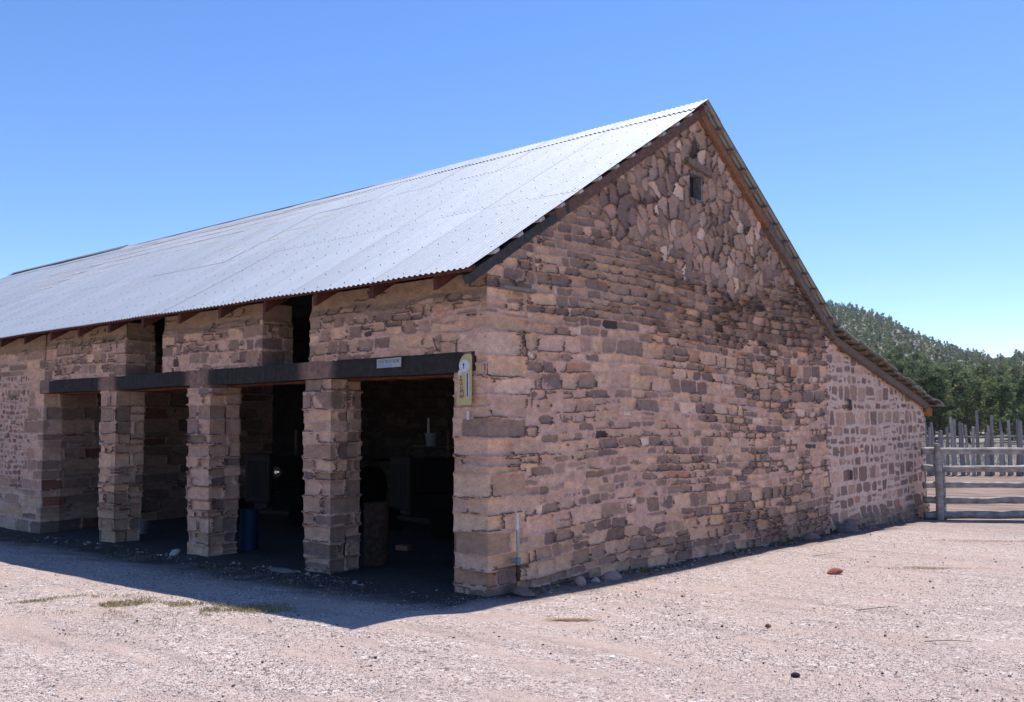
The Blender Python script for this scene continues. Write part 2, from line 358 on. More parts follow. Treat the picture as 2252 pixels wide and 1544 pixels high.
def finish(U, V, d, ident, cx, cy, weights, mort, seed, prot=.015, mcol=MORT, edge=.014, deep=.022, mvar=.1, cracks=.02):
    d = d + .009 * fbm(U * 15, V * 15, seed + 50) + .005 * fbm(U * 55, V * 55, seed + 51, 2)
    w = [(c, np.broadcast_to(x, U.shape)) for c, x in weights]
    col = pick(ident, w, seed + 60)
    br = .86 + .3 * hsh(ident, 5, seed + 61)
    st = 1 + .14 * fbm(U * 7 + hsh(ident, 8, seed) * 40, V * 16, seed + 62) + .07 * fbm(U * 40, V * 70, seed + 63, 2)
    col = col * (br * st)[..., None] * (1 + .05 * (hsh(ident, 6, seed)[..., None] - .5) * np.array([1, 0, -1.5]))
    p = prot * (hsh(ident, 2, seed + 64) - .35)
    hs = p + (hsh(ident, 3, seed) - .5) * .10 * (U - cx) + (hsh(ident, 4, seed) - .5) * .08 * (V - cy) + .004 * fbm(U * 14, V * 20, seed + 65) + .0022 * fbm(U * 55, V * 80, seed + 66, 2)
    hs = hs - edge * np.exp(np.minimum(d, 0) / .009)
    hm = mort + .007 * fbm(U * 11, V * 11, seed + 67) + .003 * fbm(U * 45, V * 45, seed + 68, 2)
    hm = np.where(hm < -.016, hm - deep * sstep(-.016, -.030, hm), hm)
    inside = (d < 0) & (hs > hm)
    mc = np.array(mcol) * (1 + mvar * fbm(U * 3, V * 3, seed + 69) + .05 * fbm(U * 30, V * 30, seed + 70, 2))[..., None]
    mc = mc * (1 - .5 * sstep(-.02, -.045, hm))[..., None]
    H = np.where(inside, hs, hm); C = np.where(inside[..., None], col, mc)
    if cracks:
        ck = (np.abs(d - .001) < .0042) & (fbm(U * 1.7, V * 7, seed + 71) > cracks) & ((V - cy) < .25 * np.abs(U - cx) + .01)
        H = np.where(ck, H - .020, H); C = np.where(ck[..., None], np.array((.055, .042, .038)), C)
    return H, np.clip(C * GAIN, .01, .8)
def gable_field(U, V):
    """U = along the wall (negative = gable face, positive = round the corner on the front), V = height"""
    wx = U + .030 * fbm(U * 2.2, V * 2.2, 1) + .007 * fbm(U * 9, V * 9, 2)
    sagg = .05 * np.sin((U + 1) * .8) * sstep(0, -2, U) - .03 * fbm(U * .55, V * .5, 3)
    wy = V + sagg + .012 * fbm(U * 7, V * 5, 4)
    d1, i1, x1, y1 = courses(wx, wy, 21, (.085, .165), (.20, .44), .0070, split=.16, slant=.4)
    # irregular rubble in the gable top
    d2, i2, x2, y2 = cells(U + .012 * fbm(U * 6, V * 6, 6), V + .012 * fbm(U * 6, V * 6, 7), 31, .195, .006, 1.1)
    top = (V - 3.42 + .36 * fbm(U * 1.3, V * 1.3, 12) + .30 * fbm(U * 4, V * 5, 13) - .21 * np.abs(U + 5.0)) > 0
    # long quoins bonding the corner
    d3, i3, x3, y3 = courses(U * 1.0 + .01 * fbm(U * 8, V * 8, 15), V + .010 * fbm(U * 3, V * 8, 14), 44, (.16, .235), (.55, .95), .006, rad=.02, split=.12, slant=.06, s0=-16.35)
    lim = -.42 - .38 * hsh(np.floor((V + 1) / .2).astype(int), 3, 9)
    qz = (U > lim) & (U < .62) & (V < 2.75)
    d1 = np.where(U < lim + .05, np.maximum(d1, U - lim + .006), d1); 
    d = np.where(top, d2, d1); ident = np.where(top, i2, i1); cx = np.where(top, x2, x1); cy = np.where(top, y2, y1)
    d = np.where(qz, np.maximum(d3, lim + .006 - U), d); ident = np.where(qz, i3 + 7000000, ident); cx = np.where(qz, x3, cx); cy = np.where(qz, y3, cy)
    # base course: a few big blocks near far end corner
    Y = -U
    nz = fbm(cx * .9, cy * 1.3, 71)
    tan = .42 + .5 * sstep(1.8, .2, np.abs(Y)) + .5 * np.exp(-((cy - 1.85 + .05 * Y) / .42) ** 2) - .45 * sstep(2.45, 3.0, cy) + .25 * nz - .3 * sstep(.55, .25, cy)
    tan = np.where(qz, 3.0 - 2.6 * sstep(.75, .45, cy) - 1.2 * sstep(2.4, 2.6, cy), tan); tan = np.clip(tan, .06, 3)
    upper = sstep(2.5, 3.1, cy); tp = top * 1.0
    weights = [(TAN, tan * (1 - .6 * tp)), (PINK, tan * .55), (PALE, .10 * tan + .30 * tp), ((.33, .245, .205), .7 * tp), (GREY, (.42 + .10 * upper * (1 - tp)) * (1 - .55 * qz)), (PURP, (.30 + .08 * upper * (1 - tp)) * (1 - .6 * qz)), (BROWN, .16 + .60 * upper), (ROSE, .05 + .50 * tp), (ORNG, .03 - .015 * upper), (DARK, .02 * (1 - qz))]
    sm = fbm(U * .62, V * .9, 81) + .5 * fbm(U * 2.2, V * 2.2, 82)
    lev = -.013 + .012 * sm
    lev = lev + .007 * np.exp(-((V - 1.3) / .95) ** 2) - .008 * sstep(2.2, 3.2, V) * sstep(1.5, 3.5, Y) - .005 * sstep(2.6, 3.0, V) - .006 * sstep(.7, .2, V)
    lev = np.where(qz, -.015 + .009 * sm, lev); lev = np.where(top, -.016 + .006 * sm, lev)
    lev = lev - .004 * sstep(5.2, 6.4, Y) * sstep(1.5, 1.9, V)
    mk = sstep(2.5, 3.2, V + .5 * fbm(U * .8, V * .8, 83))[..., None]; mc = np.array(MORT) * (1 - mk) + np.array((.33, .24, .20)) * mk; mc = np.where(top[..., None], np.array((.18, .127, .107)), mc)
    return d, ident, cx, cy, weights, lev, mc
def gable_eval(U, V):
    d, i, cx, cy, w, lev, mc = gable_field(U, V)
    H, C = finish(U, V, d, i, cx, cy, w, lev, 5, mcol=(1, 1, 1))
    # finish used white mortar: tint it where no stone colour was taken
    return H, C, d, mc
def finish_zone(U, V, f, seed, **kw):
    d, i, cx, cy, w, lev, mc = f
    a = finish(U, V, d, i, cx, cy, w, lev, seed, **kw)
    return a
def front_field(U, V, seed=0):
    """upper front wall: rough brown rubble, plastered smooth under the eaves"""
    d, i, cx, cy = courses(U + .03 * fbm(U * 2.5, V * 2.5, 101), V + .03 * fbm(U * 2, V * 2, 102), 121, (.10, .19), (.16, .32), .010, split=.25, z0=2.30, z1=3.6, slant=.35)
    w = [(TAN, .30), (PINK, .35), (GREY, .6), (PURP, .25), (BROWN, .5), (ROSE, .1), (ORNG, .06), (DARK, .04)]
    lev = -.014 + .012 * (fbm(U * .8, V * 1.1, 103) + .3) + .04 * sstep(2.88, 2.98, V + .06 * fbm(U * 2, V * 2, 104))
    mc = np.where((V > 2.84)[..., None], np.array((.25, .19, .145)), np.array(MORT))
    return d, i, cx, cy, w, lev, mc
def strip(name, poly, S, Z, evalf, mask, parent, m=None, s_off=0.0):
    """displaced skin: poly = list of (s, (x, y)) with outward normal to the right of travel; S, Z 1-D samples"""
    ps = np.array([p[0] for p in poly]); px = np.array([p[1][0] for p in poly]); py = np.array([p[1][1] for p in poly])
    nx = []; ny = []
    for a in range(len(poly) - 1):
        dx = px[a + 1] - px[a]; dy = py[a + 1] - py[a]; l = math.hypot(dx, dy); nx.append(dy / l * SIDE); ny.append(-dx / l * SIDE)
    X = np.interp(S, ps, px); Y = np.interp(S, ps, py); k = np.clip(np.searchsorted(ps, S, side='right') - 1, 0, len(nx) - 1)
    NX = np.array(nx)[k]; NY = np.array(ny)[k]
    for a in range(1, len(poly) - 1):
        t = (S - ps[a]) / .022; b = np.abs(t) <= 1; f = (t + 1) / 2
        NX = np.where(b, nx[a - 1] * (1 - f) + nx[a] * f, NX); NY = np.where(b, ny[a - 1] * (1 - f) + ny[a] * f, NY)
    UU, VV = np.meshgrid(S, Z)
    H, C = evalf(UU, VV)
    P = np.stack([X[None, :] + NX[None, :] * H, Y[None, :] + NY[None, :] * H, VV + 0 * H], -1)
    nz, ns = UU.shape
    K = mask(UU, VV) if mask else np.ones(UU.shape, bool)
    q = K[:-1, :-1] & K[1:, :-1] & K[:-1, 1:] & K[1:, 1:]
    jj, ii = np.nonzero(q); a = jj * ns + ii; F = np.stack([a, a + 1, a + ns + 1, a + ns], 1)
    used = np.unique(F); re = np.zeros(nz * ns, np.int64); re[used] = np.arange(len(used))
    me = npmesh(name, P.reshape(-1, 3)[used], re[F], C.reshape(-1, 3)[used])
    return link(name, me, m or M['stone'], parent)
SIDE = 1
BW, EZ, RZ, OV, EY, BL = 8.70, 3.098, 5.973, .175, .468, 22.08
SL = (RZ - EZ) / (BW / 2 + EY)
def roofz(y): return RZ - np.abs(y - BW / 2) * SL
# ------------------------------------------------------------------ the barn
barn = empty('stone_barn', (0, 0, 0), 'long brown sandstone barn with open bays and a bright corrugated metal roof', 'barn')
RES = .0096
def ev_gable(U, V):
    f = list(gable_field(U, V))
    fr = front_field(U, V); blend = (U > .62 + .25 * hsh(np.floor(V / .18).astype(int), 1, 5)) & (U < 5)
    blend = blend | ((U > 0) & (V > 2.75))
    out = []
    for k in range(4): out.append(np.where(blend, fr[k] + (5000000 if k == 1 else 0), f[k]))
    cg = {}; ws = []
    for c, w in f[4]: cg[c] = [np.broadcast_to(w, U.shape) + cg.get(c, [0])[0], 0]
    for c, w in fr[4]: cg.setdefault(c, [0, 0]); cg[c][1] = w
    ws = [(c, np.where(blend, a[1], a[0])) for c, a in cg.items()]
    lev = np.where(blend, fr[5], f[5]); mc = np.where(blend[..., None], fr[6], f[6])
    return finish(U, V, out[0], out[1], out[2], out[3], ws, lev, 5, mcol=mc)
import functools
_f0 = finish
def finish(U, V, d, ident, cx, cy, weights, mort, seed, prot=.015, mcol=MORT, edge=.014, deep=.022, mvar=.1, cracks=.02):
    mcol = np.asarray(mcol, float)
    H, C = _f0(U, V, d, ident, cx, cy, weights, mort, seed, prot, mcol if mcol.ndim == 1 else np.broadcast_to(mcol, U.shape + (3,)), edge, deep, mvar, cracks)
    return H, C
# main skin: gable + corner + upper front to the first loft opening
BZ0, BZ1 = 2.166, 2.368
S = np.arange(-BW, 2.78, RES); Z = np.arange(-.42, 5.98, RES)
def main_mask(U, V):
    y = -U
    g = (U <= 0) & (V < roofz(y) - .10)
    fr = (U > 0) & (V < 3.16) & ((V > BZ1 - .012) | ((U <= .16)) | ((U < .45) & (V < BZ0 + .01))) & (U < 2.765)
    win = (y > 4.10) & (y < 4.47) & (V > 4.62) & (V < 5.0)
    return (g | fr) & ~win & (V > gz(0, y) - .12)
strip('gable_wall', [(-BW, (0, BW)), (0, (0, 0)), (2.8, (-2.8, 0))], S, Z, ev_gable, main_mask, barn)
# corner pier reveal (faces the first bay)
S = np.arange(.43, .43 + .5, RES * 1.4)
strip('pier_reveal', [(.0, (0, 0)), (.44, (-.44, 0)), (1.0, (-.44, .56))], S, np.arange(-.1, BZ0, RES * 1.4), ev_gable, lambda U, V: V < BZ0, barn)
def ev_front(seed):
    def f(U, V):
        a = front_field(U, V); return finish(U, V, a[0], a[1] + seed * 100, *a[2:4], a[4], a[5], 200 + seed, mcol=a[6])
    return f
def ev_quoined(s_corners, seed, base=None):
    """front field with big blocks near the given s positions"""
    def f(U, V):
        a = list(front_field(U, V)); q = np.zeros(U.shape, bool)
        for sc in s_corners:
            lim = .22 + .2 * hsh(np.floor(V / .17).astype(int), int(sc * 10), 5); q |= np.abs(U - sc) < lim
        d, i, cx, cy = courses(U + .01 * fbm(U * 6, V * 6, seed), V, seed + 3, (.15, .22), (.5, .8), .007, rad=.03, split=.1, slant=.05, z0=2.36, z1=3.7)
        for k, x in enumerate((d, i + 99, cx, cy)): a[k] = np.where(q, x, a[k])
        return finish(U, V, a[0], a[1], a[2], a[3], a[4], a[5], seed, mcol=a[6])
    return f
# upper blocks between the loft openings (each wraps from its right-hand return round to the front)
for (xa, xb, seed) in ((-3.70, -6.04, 7), (-7.07, -9.72, 8)):
    t = .46; poly = [(-t, (xa, t)), (0, (xa, 0)), (xa - xb, (xb, 0)), (xa - xb + .3, (xb, .3))]
    strip('upper_wall', poly, np.arange(-t, xa - xb + .3, RES * 1.25), np.arange(BZ1 - .01, 3.16, RES * 1.25), ev_quoined((0, xa - xb), 300 + seed * 7), None, barn)
# left wall with small red stones in raised pale joints; its right jamb runs back as the bay's end wall
def ev_left(U, V):
    d, i, cx, cy = courses(U + .03 * fbm(U * 2.5, V * 2.5, 401), V + .06 * fbm(U * 1.1, V * 1.3, 402), 411, (.07, .16), (.10, .22), .012, split=.3, slant=.4)
    q = (U < .45 + .3 * hsh(np.floor((V + 1) / .21).astype(int), 2, 8)) | (V < .75 + .1 * fbm(U, V, 4)) | (V > 2.5)
    d2, i2, x2, y2 = courses(U + .01 * fbm(U * 6, V * 6, 7), V + .01 * fbm(U * 3, V * 4, 3), 414, (.14, .24), (.35, .7), .007, rad=.02, split=.2, slant=.1)
    d = np.where(q, d2, d); i = np.where(q, i2 + 9000000, i); cx = np.where(q, x2, cx); cy = np.where(q, y2, cy)
    w = [(TAN, .12 + .35 * q), (PINK, .2 + .4 * q), (GREY, .3), (PURP, .5 - .3 * q), (BROWN, .35), (ROSE, .25), ((.20, .09, .07), .5 - .4 * q), (DARK, .03)]
    lev = np.where(q, -.012 + .008 * fbm(U, V, 9), -.004 + .004 * fbm(U * 2, V * 2, 9)) + .03 * sstep(2.83, 2.95, V)
    mc = np.where((V > 2.84)[..., None], np.array((.25, .19, .145)), np.array((.42, .31, .27)))
    H, C = finish(U, V, d, i, cx, cy, w, lev, 420, mcol=mc, prot=.012, cracks=.4)
    return H, C * np.where(U < -.30, .55, 1)[..., None]  # stone of the inner reveal darkened to imitate the bay's shade
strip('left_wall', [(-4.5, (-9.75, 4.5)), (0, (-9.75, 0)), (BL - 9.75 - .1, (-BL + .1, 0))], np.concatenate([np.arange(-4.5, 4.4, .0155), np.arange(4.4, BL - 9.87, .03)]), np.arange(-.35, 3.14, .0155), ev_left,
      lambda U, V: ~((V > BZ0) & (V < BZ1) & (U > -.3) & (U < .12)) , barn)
# piers: closed rings of big quoins
def pier(xr, w, dep, seed, zb, zt):
    per = [(0, 0), (-w, 0), (-w, dep), (0, dep), (0, 0)]; s = [0]; 
    for a, b in zip(per[:-1], per[1:]): s.append(s[-1] + math.hypot(b[0] - a[0], b[1] - a[1]))
    # start half way along the right reveal so that the front right corner lies inside the parametrisation
    poly = [(-dep / 2, (xr, dep / 2)), (0, (xr, 0)), (w, (xr - w, 0)), (w + dep, (xr - w, dep)), (2 * w + dep, (xr, dep)), (2 * w + 1.5 * dep, (xr, dep / 2))]
    def ev(U, V):
        d, i, cx, cy = courses(U + .012 * fbm(U * 6, V * 6, seed), V + .012 * fbm(U * 2.5, V * 5, seed + 1), seed + 2, (.12, .205), (.28, .55), .009, rad=.035, split=.07, slant=.05, z0=zb, z1=zt + .3, s0=-.62, s1=4)
        row = np.floor((V + 1) / .15).astype(int)
        grn = sstep(.35, .0, V)
        wt = [(TAN, .55 - .3 * grn), (PINK, .55), (GREY, .4), (PURP, .22 + .4 * grn), (BROWN, .35), (ROSE, .15), (ORNG, .05)]
        lev = -.016 + .012 * fbm(U * 1.4, V * 1.4, seed + 4)
        H, C = finish(U, V, d, i, cx, cy, wt, lev, seed + 5, prot=.030, edge=.018, deep=.024)
        bulge = .03 * (hsh(np.round(cy * 50).astype(int), 3, seed + 9) - .5) + .04 * sstep(.8, 0, V)
        return H + bulge, C
    L = 2 * w + dep
    o = strip('pier', poly, np.concatenate([np.arange(-dep / 2, w + .1, RES), np.arange(w + .1, 2 * w + 1.5 * dep + .02, .02)]), np.arange(zb, zt + RES, RES), ev, None, barn)
    return o
pier(-2.37, .49, .46, 510, -.16, BZ0 - .004)
pier(-4.83, .52, .46, 530, -.20, BZ0 - .004)
pier(-7.32, .47, .46, 550, -.24, BZ0 - .004)
# solid cores, back and end walls so that no light leaks in
c = MB()
prof = [(.05, -.6), (BW - .05, -.6), (BW - .05, roofz(BW) - .2), (BW / 2, RZ - .2), (.05, roofz(0) - .2)]
n = len(prof)
win = [(4.05, 4.60), (4.52, 4.60), (4.52, 5.02), (4.05, 5.02)]
# inner gable leaf, split round the window
def leaf(pts, x0, x1):
    vs = [(x0, y, z) for y, z in pts] + [(x1, y, z) for y, z in pts]; k = len(pts)
    c.add(vs, [tuple(range(k)), tuple(range(2 * k - 1, k - 1, -1))] + [(i, (i + 1) % k + 0, (i + 1) % k + k, i + k) for i in range(k)])
leaf([(.06, -.6), (BW - .06, -.6), (BW - .06, roofz(BW) - .2), (6.5, roofz(6.5) - .2), (6.5, 4.58), (.06 + 2.0, 4.3), (.06, roofz(0) - .2)][0:3] + [(BW - .06, 3.0), (.06, 3.0)], -.42, -.05)
leaf([(.06, 3.0), (4.06, 3.0), (4.06, roofz(4.06) - .2), (.06, roofz(0) - .2)], -.42, -.05)
leaf([(4.52, 3.0), (BW - .06, 3.0), (BW - .06, roofz(BW) - .2), (4.52, roofz(4.52) - .2)], -.42, -.05)
leaf([(4.06, 3.0), (4.52, 3.0), (4.52, 4.60), (4.06, 4.60)], -.42, -.05)
leaf([(4.06, 5.03), (4.52, 5.03), (4.52, 5.7), (4.06, 5.7)], -.42, -.05)
c.box((-BL + .2, BW - .45, -.6), (-.42, BW, float(roofz(BW)) - .07))
leaf([(0, -.6), (BW, -.6), (BW, roofz(BW) - .2), (BW / 2, RZ - .2), (0, roofz(0) - .2)], -BL + .2, -BL + .6)
c.box((-BL + .6, .05, -.6), (-14.2, .5, 3.1))
for x0, x1 in ((-2.74, -.42), (-6.02, -3.74), (-9.70, -7.11)): c.box((x0, .06, BZ1 + .005), (x1, .45, 3.14))
c.box((-14.2, .05, -.6), (-9.83, 4.4, 3.1)); c.box((-14.2, 4.4, -.6), (-9.76, 8.2, 3.3))
c.box((-.43, .45, BZ0), (-.4, .5, 3.1))
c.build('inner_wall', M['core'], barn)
# back wall of the bays with the gloom put into its stone colours
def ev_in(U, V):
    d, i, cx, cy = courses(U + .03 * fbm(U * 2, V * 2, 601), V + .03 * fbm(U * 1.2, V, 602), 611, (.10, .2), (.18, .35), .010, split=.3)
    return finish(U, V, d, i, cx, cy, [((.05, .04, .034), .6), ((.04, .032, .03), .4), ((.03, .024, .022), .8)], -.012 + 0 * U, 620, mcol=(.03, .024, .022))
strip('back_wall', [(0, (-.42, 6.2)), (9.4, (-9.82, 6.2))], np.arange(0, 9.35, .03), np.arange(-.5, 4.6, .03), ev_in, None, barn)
# lintel beams
def beam():
    b = MB(); RND = random.Random(3)
    xs = np.arange(-9.86, -.14, .06); vs = []; cs = []
    for x in xs:
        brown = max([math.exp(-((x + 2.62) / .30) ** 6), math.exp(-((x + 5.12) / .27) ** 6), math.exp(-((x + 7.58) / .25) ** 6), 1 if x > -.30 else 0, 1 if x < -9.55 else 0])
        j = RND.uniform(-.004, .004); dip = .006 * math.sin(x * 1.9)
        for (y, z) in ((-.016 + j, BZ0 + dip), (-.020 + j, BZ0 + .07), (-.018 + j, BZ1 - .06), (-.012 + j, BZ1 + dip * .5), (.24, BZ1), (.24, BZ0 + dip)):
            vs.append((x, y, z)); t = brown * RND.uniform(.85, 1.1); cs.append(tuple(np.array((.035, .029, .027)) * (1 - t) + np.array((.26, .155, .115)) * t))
    k = 6; fs = []
    for i in range(len(xs) - 1):
        for t in range(k): fs.append((i * k + t, (i + 1) * k + t, (i + 1) * k + (t + 1) % k, i * k + (t + 1) % k))
    fs += [tuple(range(k)), tuple(len(vs) - 1 - t for t in range(k))]
    b.add(vs, fs); b.c = [tuple(x) for x in cs]
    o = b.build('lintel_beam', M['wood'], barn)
    i_ = MB().bar((-9.8, .35, BZ0 + .07), (-.44, .35, BZ0 + .07), .19, .19, (.15, .05, .025), seg=40, j=.003).build('inner_lintel_beam', M['wood'], barn)
    i_['label'] = 'reddish inner lintel timber'
beam()
RED = (.105, .038, .026)
# rafters, gable rafters, battens
tx = 1 / math.hypot(1, SL); U_ = Vector((0, tx, SL * tx)); Nn = Vector((0, -SL * tx, tx))
for k in range(24):
    x = -.34 - k * .93
    r = MB(); dz = -.118
    a = (x, -EY + .03, roofz(-EY + .03) + dz); e = (x, BW / 2 - .05, roofz(BW / 2 - .05) + dz)
    vs = []
    for (y, lo) in ((-.37, -.205), (-.12, -.205), (BW / 2 - .03, -.205)):
        for xx in (x - .03, x + .03):
            vs += [(xx, y, roofz(y) - .060), (xx, y, roofz(y) + lo)]
    fs = [(0, 1, 3, 2), (8, 10, 11, 9)]
    for s in (0, 4): fs += [(s, s + 2, s + 6, s + 4), (s + 1, s + 5, s + 7, s + 3), (s, s + 4, s + 5, s + 1), (s + 2, s + 3, s + 7, s + 6)]
    f = random.uniform(.75, 1.25)
    r.add(vs, fs, tuple(c_ * f for c_ in RED)).build('rafter', M['wood'], barn)
def rake(name, y0, y1, off, w, hgt, x, col, seg=14, j=.004, label=None):
    y0, y1 = float(y0), float(y1)
    o = MB().bar((x, y0, float(roofz(y0)) - off), (x, y1, float(roofz(y1)) - off), w, hgt, col, up=(0, 0, 1), seg=seg, j=j).build(name, M['wood'], barn)
    if label: o['label'] = label
rake('gable_rafter', .95, BW / 2 - .02, .145, .085, .125, .035, (.155, .085, .062))
rake('gable_rafter', -.34, 1.35, .150, .08, .095, .040, (.060, .056, .056), label='blackish grey lower gable rafter')
rake('gable_rafter', BW / 2 + .03, 6.6, .150, .075, .13, .035, (.26, .125, .070), label='orange brown gable rafter')
rake('gable_rafter', 6.4, BW + .22, .168, .09, .14, .045, (.17, .125, .10), label='grey brown lower gable rafter')
MB().box((-BL + .05, BW / 2 - .10, RZ - .085), (.14, BW / 2 + .10, RZ - .066), (.2, .14, .11)).build('ridge_light_stop', M['wood'], barn)  # added under the ridge to block sun leaking through the gap
MB().tube([(-.5, BW / 2, RZ - .13), (.16, BW / 2, RZ - .125)], .065, 12, (.20, .14, .11), .05).build('ridge_pole', M['wood'], barn)
nb = 13
for side in (-1, 1):
    for k in range(nb):
        s = .10 + k * .415
        y = BW / 2 + side * (BW / 2 + EY - s * tx)
        z = float(roofz(y)) - .036
        dy = .045 * tx; b = MB(); pr = OV - random.uniform(.004, .02)
        colr = (.30, .22, .17) if side > 0 else (.52, .46, .40)
        seg = 10; vs = []; fs = []
        p = Vector((-BL + .05, y, z)); q = Vector((pr, y, z))
        sl = Vector((0, -side * tx, SL * tx)); nn = Vector((0, side * SL * tx, tx))
        for (pt) in (p, q):
            for a_, b_ in ((-1, -1), (1, -1), (1, 1), (-1, 1)): vs.append(pt + sl * a_ * .042 + nn * b_ * .016)
        fs = [(0, 1, 5, 4), (1, 2, 6, 5), (2, 3, 7, 6), (3, 0, 4, 7), (3, 2, 1, 0), (4, 5, 6, 7)]
        b.add(vs, fs, colr if k else RED).build('batten', M['wood'], barn)
# corrugated sheets
def sheets(name, side, mcol):
    V = []; F = []; C = []; n0 = 0; pitch = .076; swid = pitch * 9
    ns = int(BL / swid) + 1; R = random.Random(5 + side)
    Lt = (BW / 2 + EY) / tx
    for k in range(ns):
        for (s0, s1, lift) in ((0, 2.25, 0), (2.10, 4.35, .0025), (4.2, Lt - .30, .005), (Lt - .42, Lt, .014)):
            if s0 > Lt: continue
            xa = OV - k * swid; xb = max(xa - swid - pitch * .9, -BL); 
            if xa - xb < .05: continue
            m = max(4, int((xa - xb) / pitch * 8)); xs = np.linspace(xa, xb, m + 1)
            ss = np.linspace(s0, s1, 6)
            lap = -.0015 * (k % 2)
            Xg, Sg = np.meshgrid(xs, ss)
            yv = BW / 2 + side * (BW / 2 + EY - Sg * tx); zz = roofz(yv)
            sag = -.045 * np.sin(np.pi * np.clip(-Xg / BL, 0, 1)) * (Sg / Lt) + .012 * fbm(Xg * .7, Sg * .7, 61)
            hgt = .0085 * np.sin((OV - Xg) / pitch * 2 * np.pi) + lift + lap + R.uniform(-.002, .002) + .0015 * fbm(Xg * 3, Sg * 2, 77)
            P = np.stack([Xg, yv + side * SL * tx * hgt, zz + tx * hgt + sag], -1).reshape(-1, 3)
            mm = m + 1; i = np.arange(5)[:, None] * mm + np.arange(m)[None, :]; i = i.ravel()
            f = np.stack([i, i + 1, i + mm + 1, i + mm], 1)
            V.append(P); F.append(f + n0); n0 += len(P)
            g = R.uniform(.94, 1.04); C.append(np.tile(np.array(mcol) * g, (len(P), 1)))
    me = npmesh(name, np.concatenate(V), np.concatenate(F), np.concatenate(C), smooth=True)
    o = link(name, me, M['roof'], barn)
    return o
rf = sheets('roof', -1, (.38, .415, .475)); rf['label'] = 'bright front roof slope of corrugated sheets'
rb = sheets('roof', 1, (.34, .36, .33)); rb['label'] = 'dull grey green rear roof slope'
# nails
def nails():
    V = []; F = []; n0 = 0
    for k in range(nb):
        s = .10 + k * .415; y = BW / 2 - (BW / 2 + EY - s * tx)
        for i in range(int(BL / .228)):
            x = OV - .019 - i * .228 - (k % 2) * 0.076
            if random.random() < .12: continue
            yy = y + random.uniform(-.012, .012); sgn = -.045 * math.sin(math.pi * min(max(-x / BL, 0), 1)) * (s * 1.0 / 5.6)
            c0 = Vector((x, yy, float(roofz(yy)) + sgn)) + Nn * (.011 + .0025 * (s > 2.1) + .0025 * (s > 4.2))
            e1 = Vector((1, 0, 0)); e2 = Vector((0, tx, SL * tx)); r = .011
            ring = [c0 + (e1 * math.cos(t) + e2 * math.sin(t)) * r for t in np.arange(6) * math.pi / 3]
            ring2 = [c0 + Nn * .006 + (e1 * math.cos(t) + e2 * math.sin(t)) * r * .5 for t in np.arange(6) * math.pi / 3]
            V += ring + ring2; F += [(n0 + t, n0 + (t + 1) % 6, n0 + 6 + (t + 1) % 6, n0 + 6 + t) for t in range(6)]
            F += [(n0 + 6, n0 + 7, n0 + 8, n0 + 9), (n0 + 6, n0 + 9, n0 + 10, n0 + 11)]; n0 += 12
    me = npmesh('roof_nails', np.array([tuple(v) for v in V]), F); o = link('roof_nail', me, M['nail'], barn); o['kind'] = 'stuff'
nails()
# ridge cap over the far stretch
MB().add([(-BL, BW / 2 - .16, RZ - .09 + .045), (-BL, BW / 2, RZ + .045), (-BL, BW / 2 + .16, RZ - .09 + .045), (-15.5, BW / 2 - .16, RZ - .085), (-15.5, BW / 2, RZ + .015), (-15.5, BW / 2 + .16, RZ - .085)],
         [(0, 3, 4, 1), (1, 4, 5, 2)], (.30, .31, .33)).build('ridge_cap', M['oldtin'], barn)
# gable window
wf = MB(); PW = (.20, .18, .165)
wf.box((-.30, 4.41, 4.63), (.012, 4.452, 4.96), PW, .003); wf.box((-.30, 4.12, 4.63), (-.02, 4.15, 4.96), PW, .003)
wf.box((-.30, 4.11, 4.965), (.014, 4.46, 5.00), PW, .003); wf.box((-.30, 4.11, 4.60), (.016, 4.46, 4.628), PW, .003)
wobj = wf.build('window', M['wood'], barn)
MB().box((-.12, 4.15, 4.63), (-.11, 4.41, 4.965), (.03, .03, .03)).build('dark_backing', M['window_dark'], wobj)  # dark sheet stands in for the unlit interior behind the opening
MB().bar((.015, 3.98, 5.10), (.015, 4.64, 5.04), .09, .095, (.21, .15, .105), seg=8, j=.004).build('window_lintel', M['wood'], barn)
MB().add(*(lambda P: ([(x, y, z) for z in (2.985, 3.015) for x, y in P], [(3, 2, 1, 0), (4, 5, 6, 7), (0, 1, 5, 4), (1, 2, 6, 5), (2, 3, 7, 6), (3, 0, 4, 7)]))([(-.1, .12), (.10, .16), (.11, .66), (-.1, .7)]), (.24, .20, .17)).build('ledge_slab', M['stone'], barn)
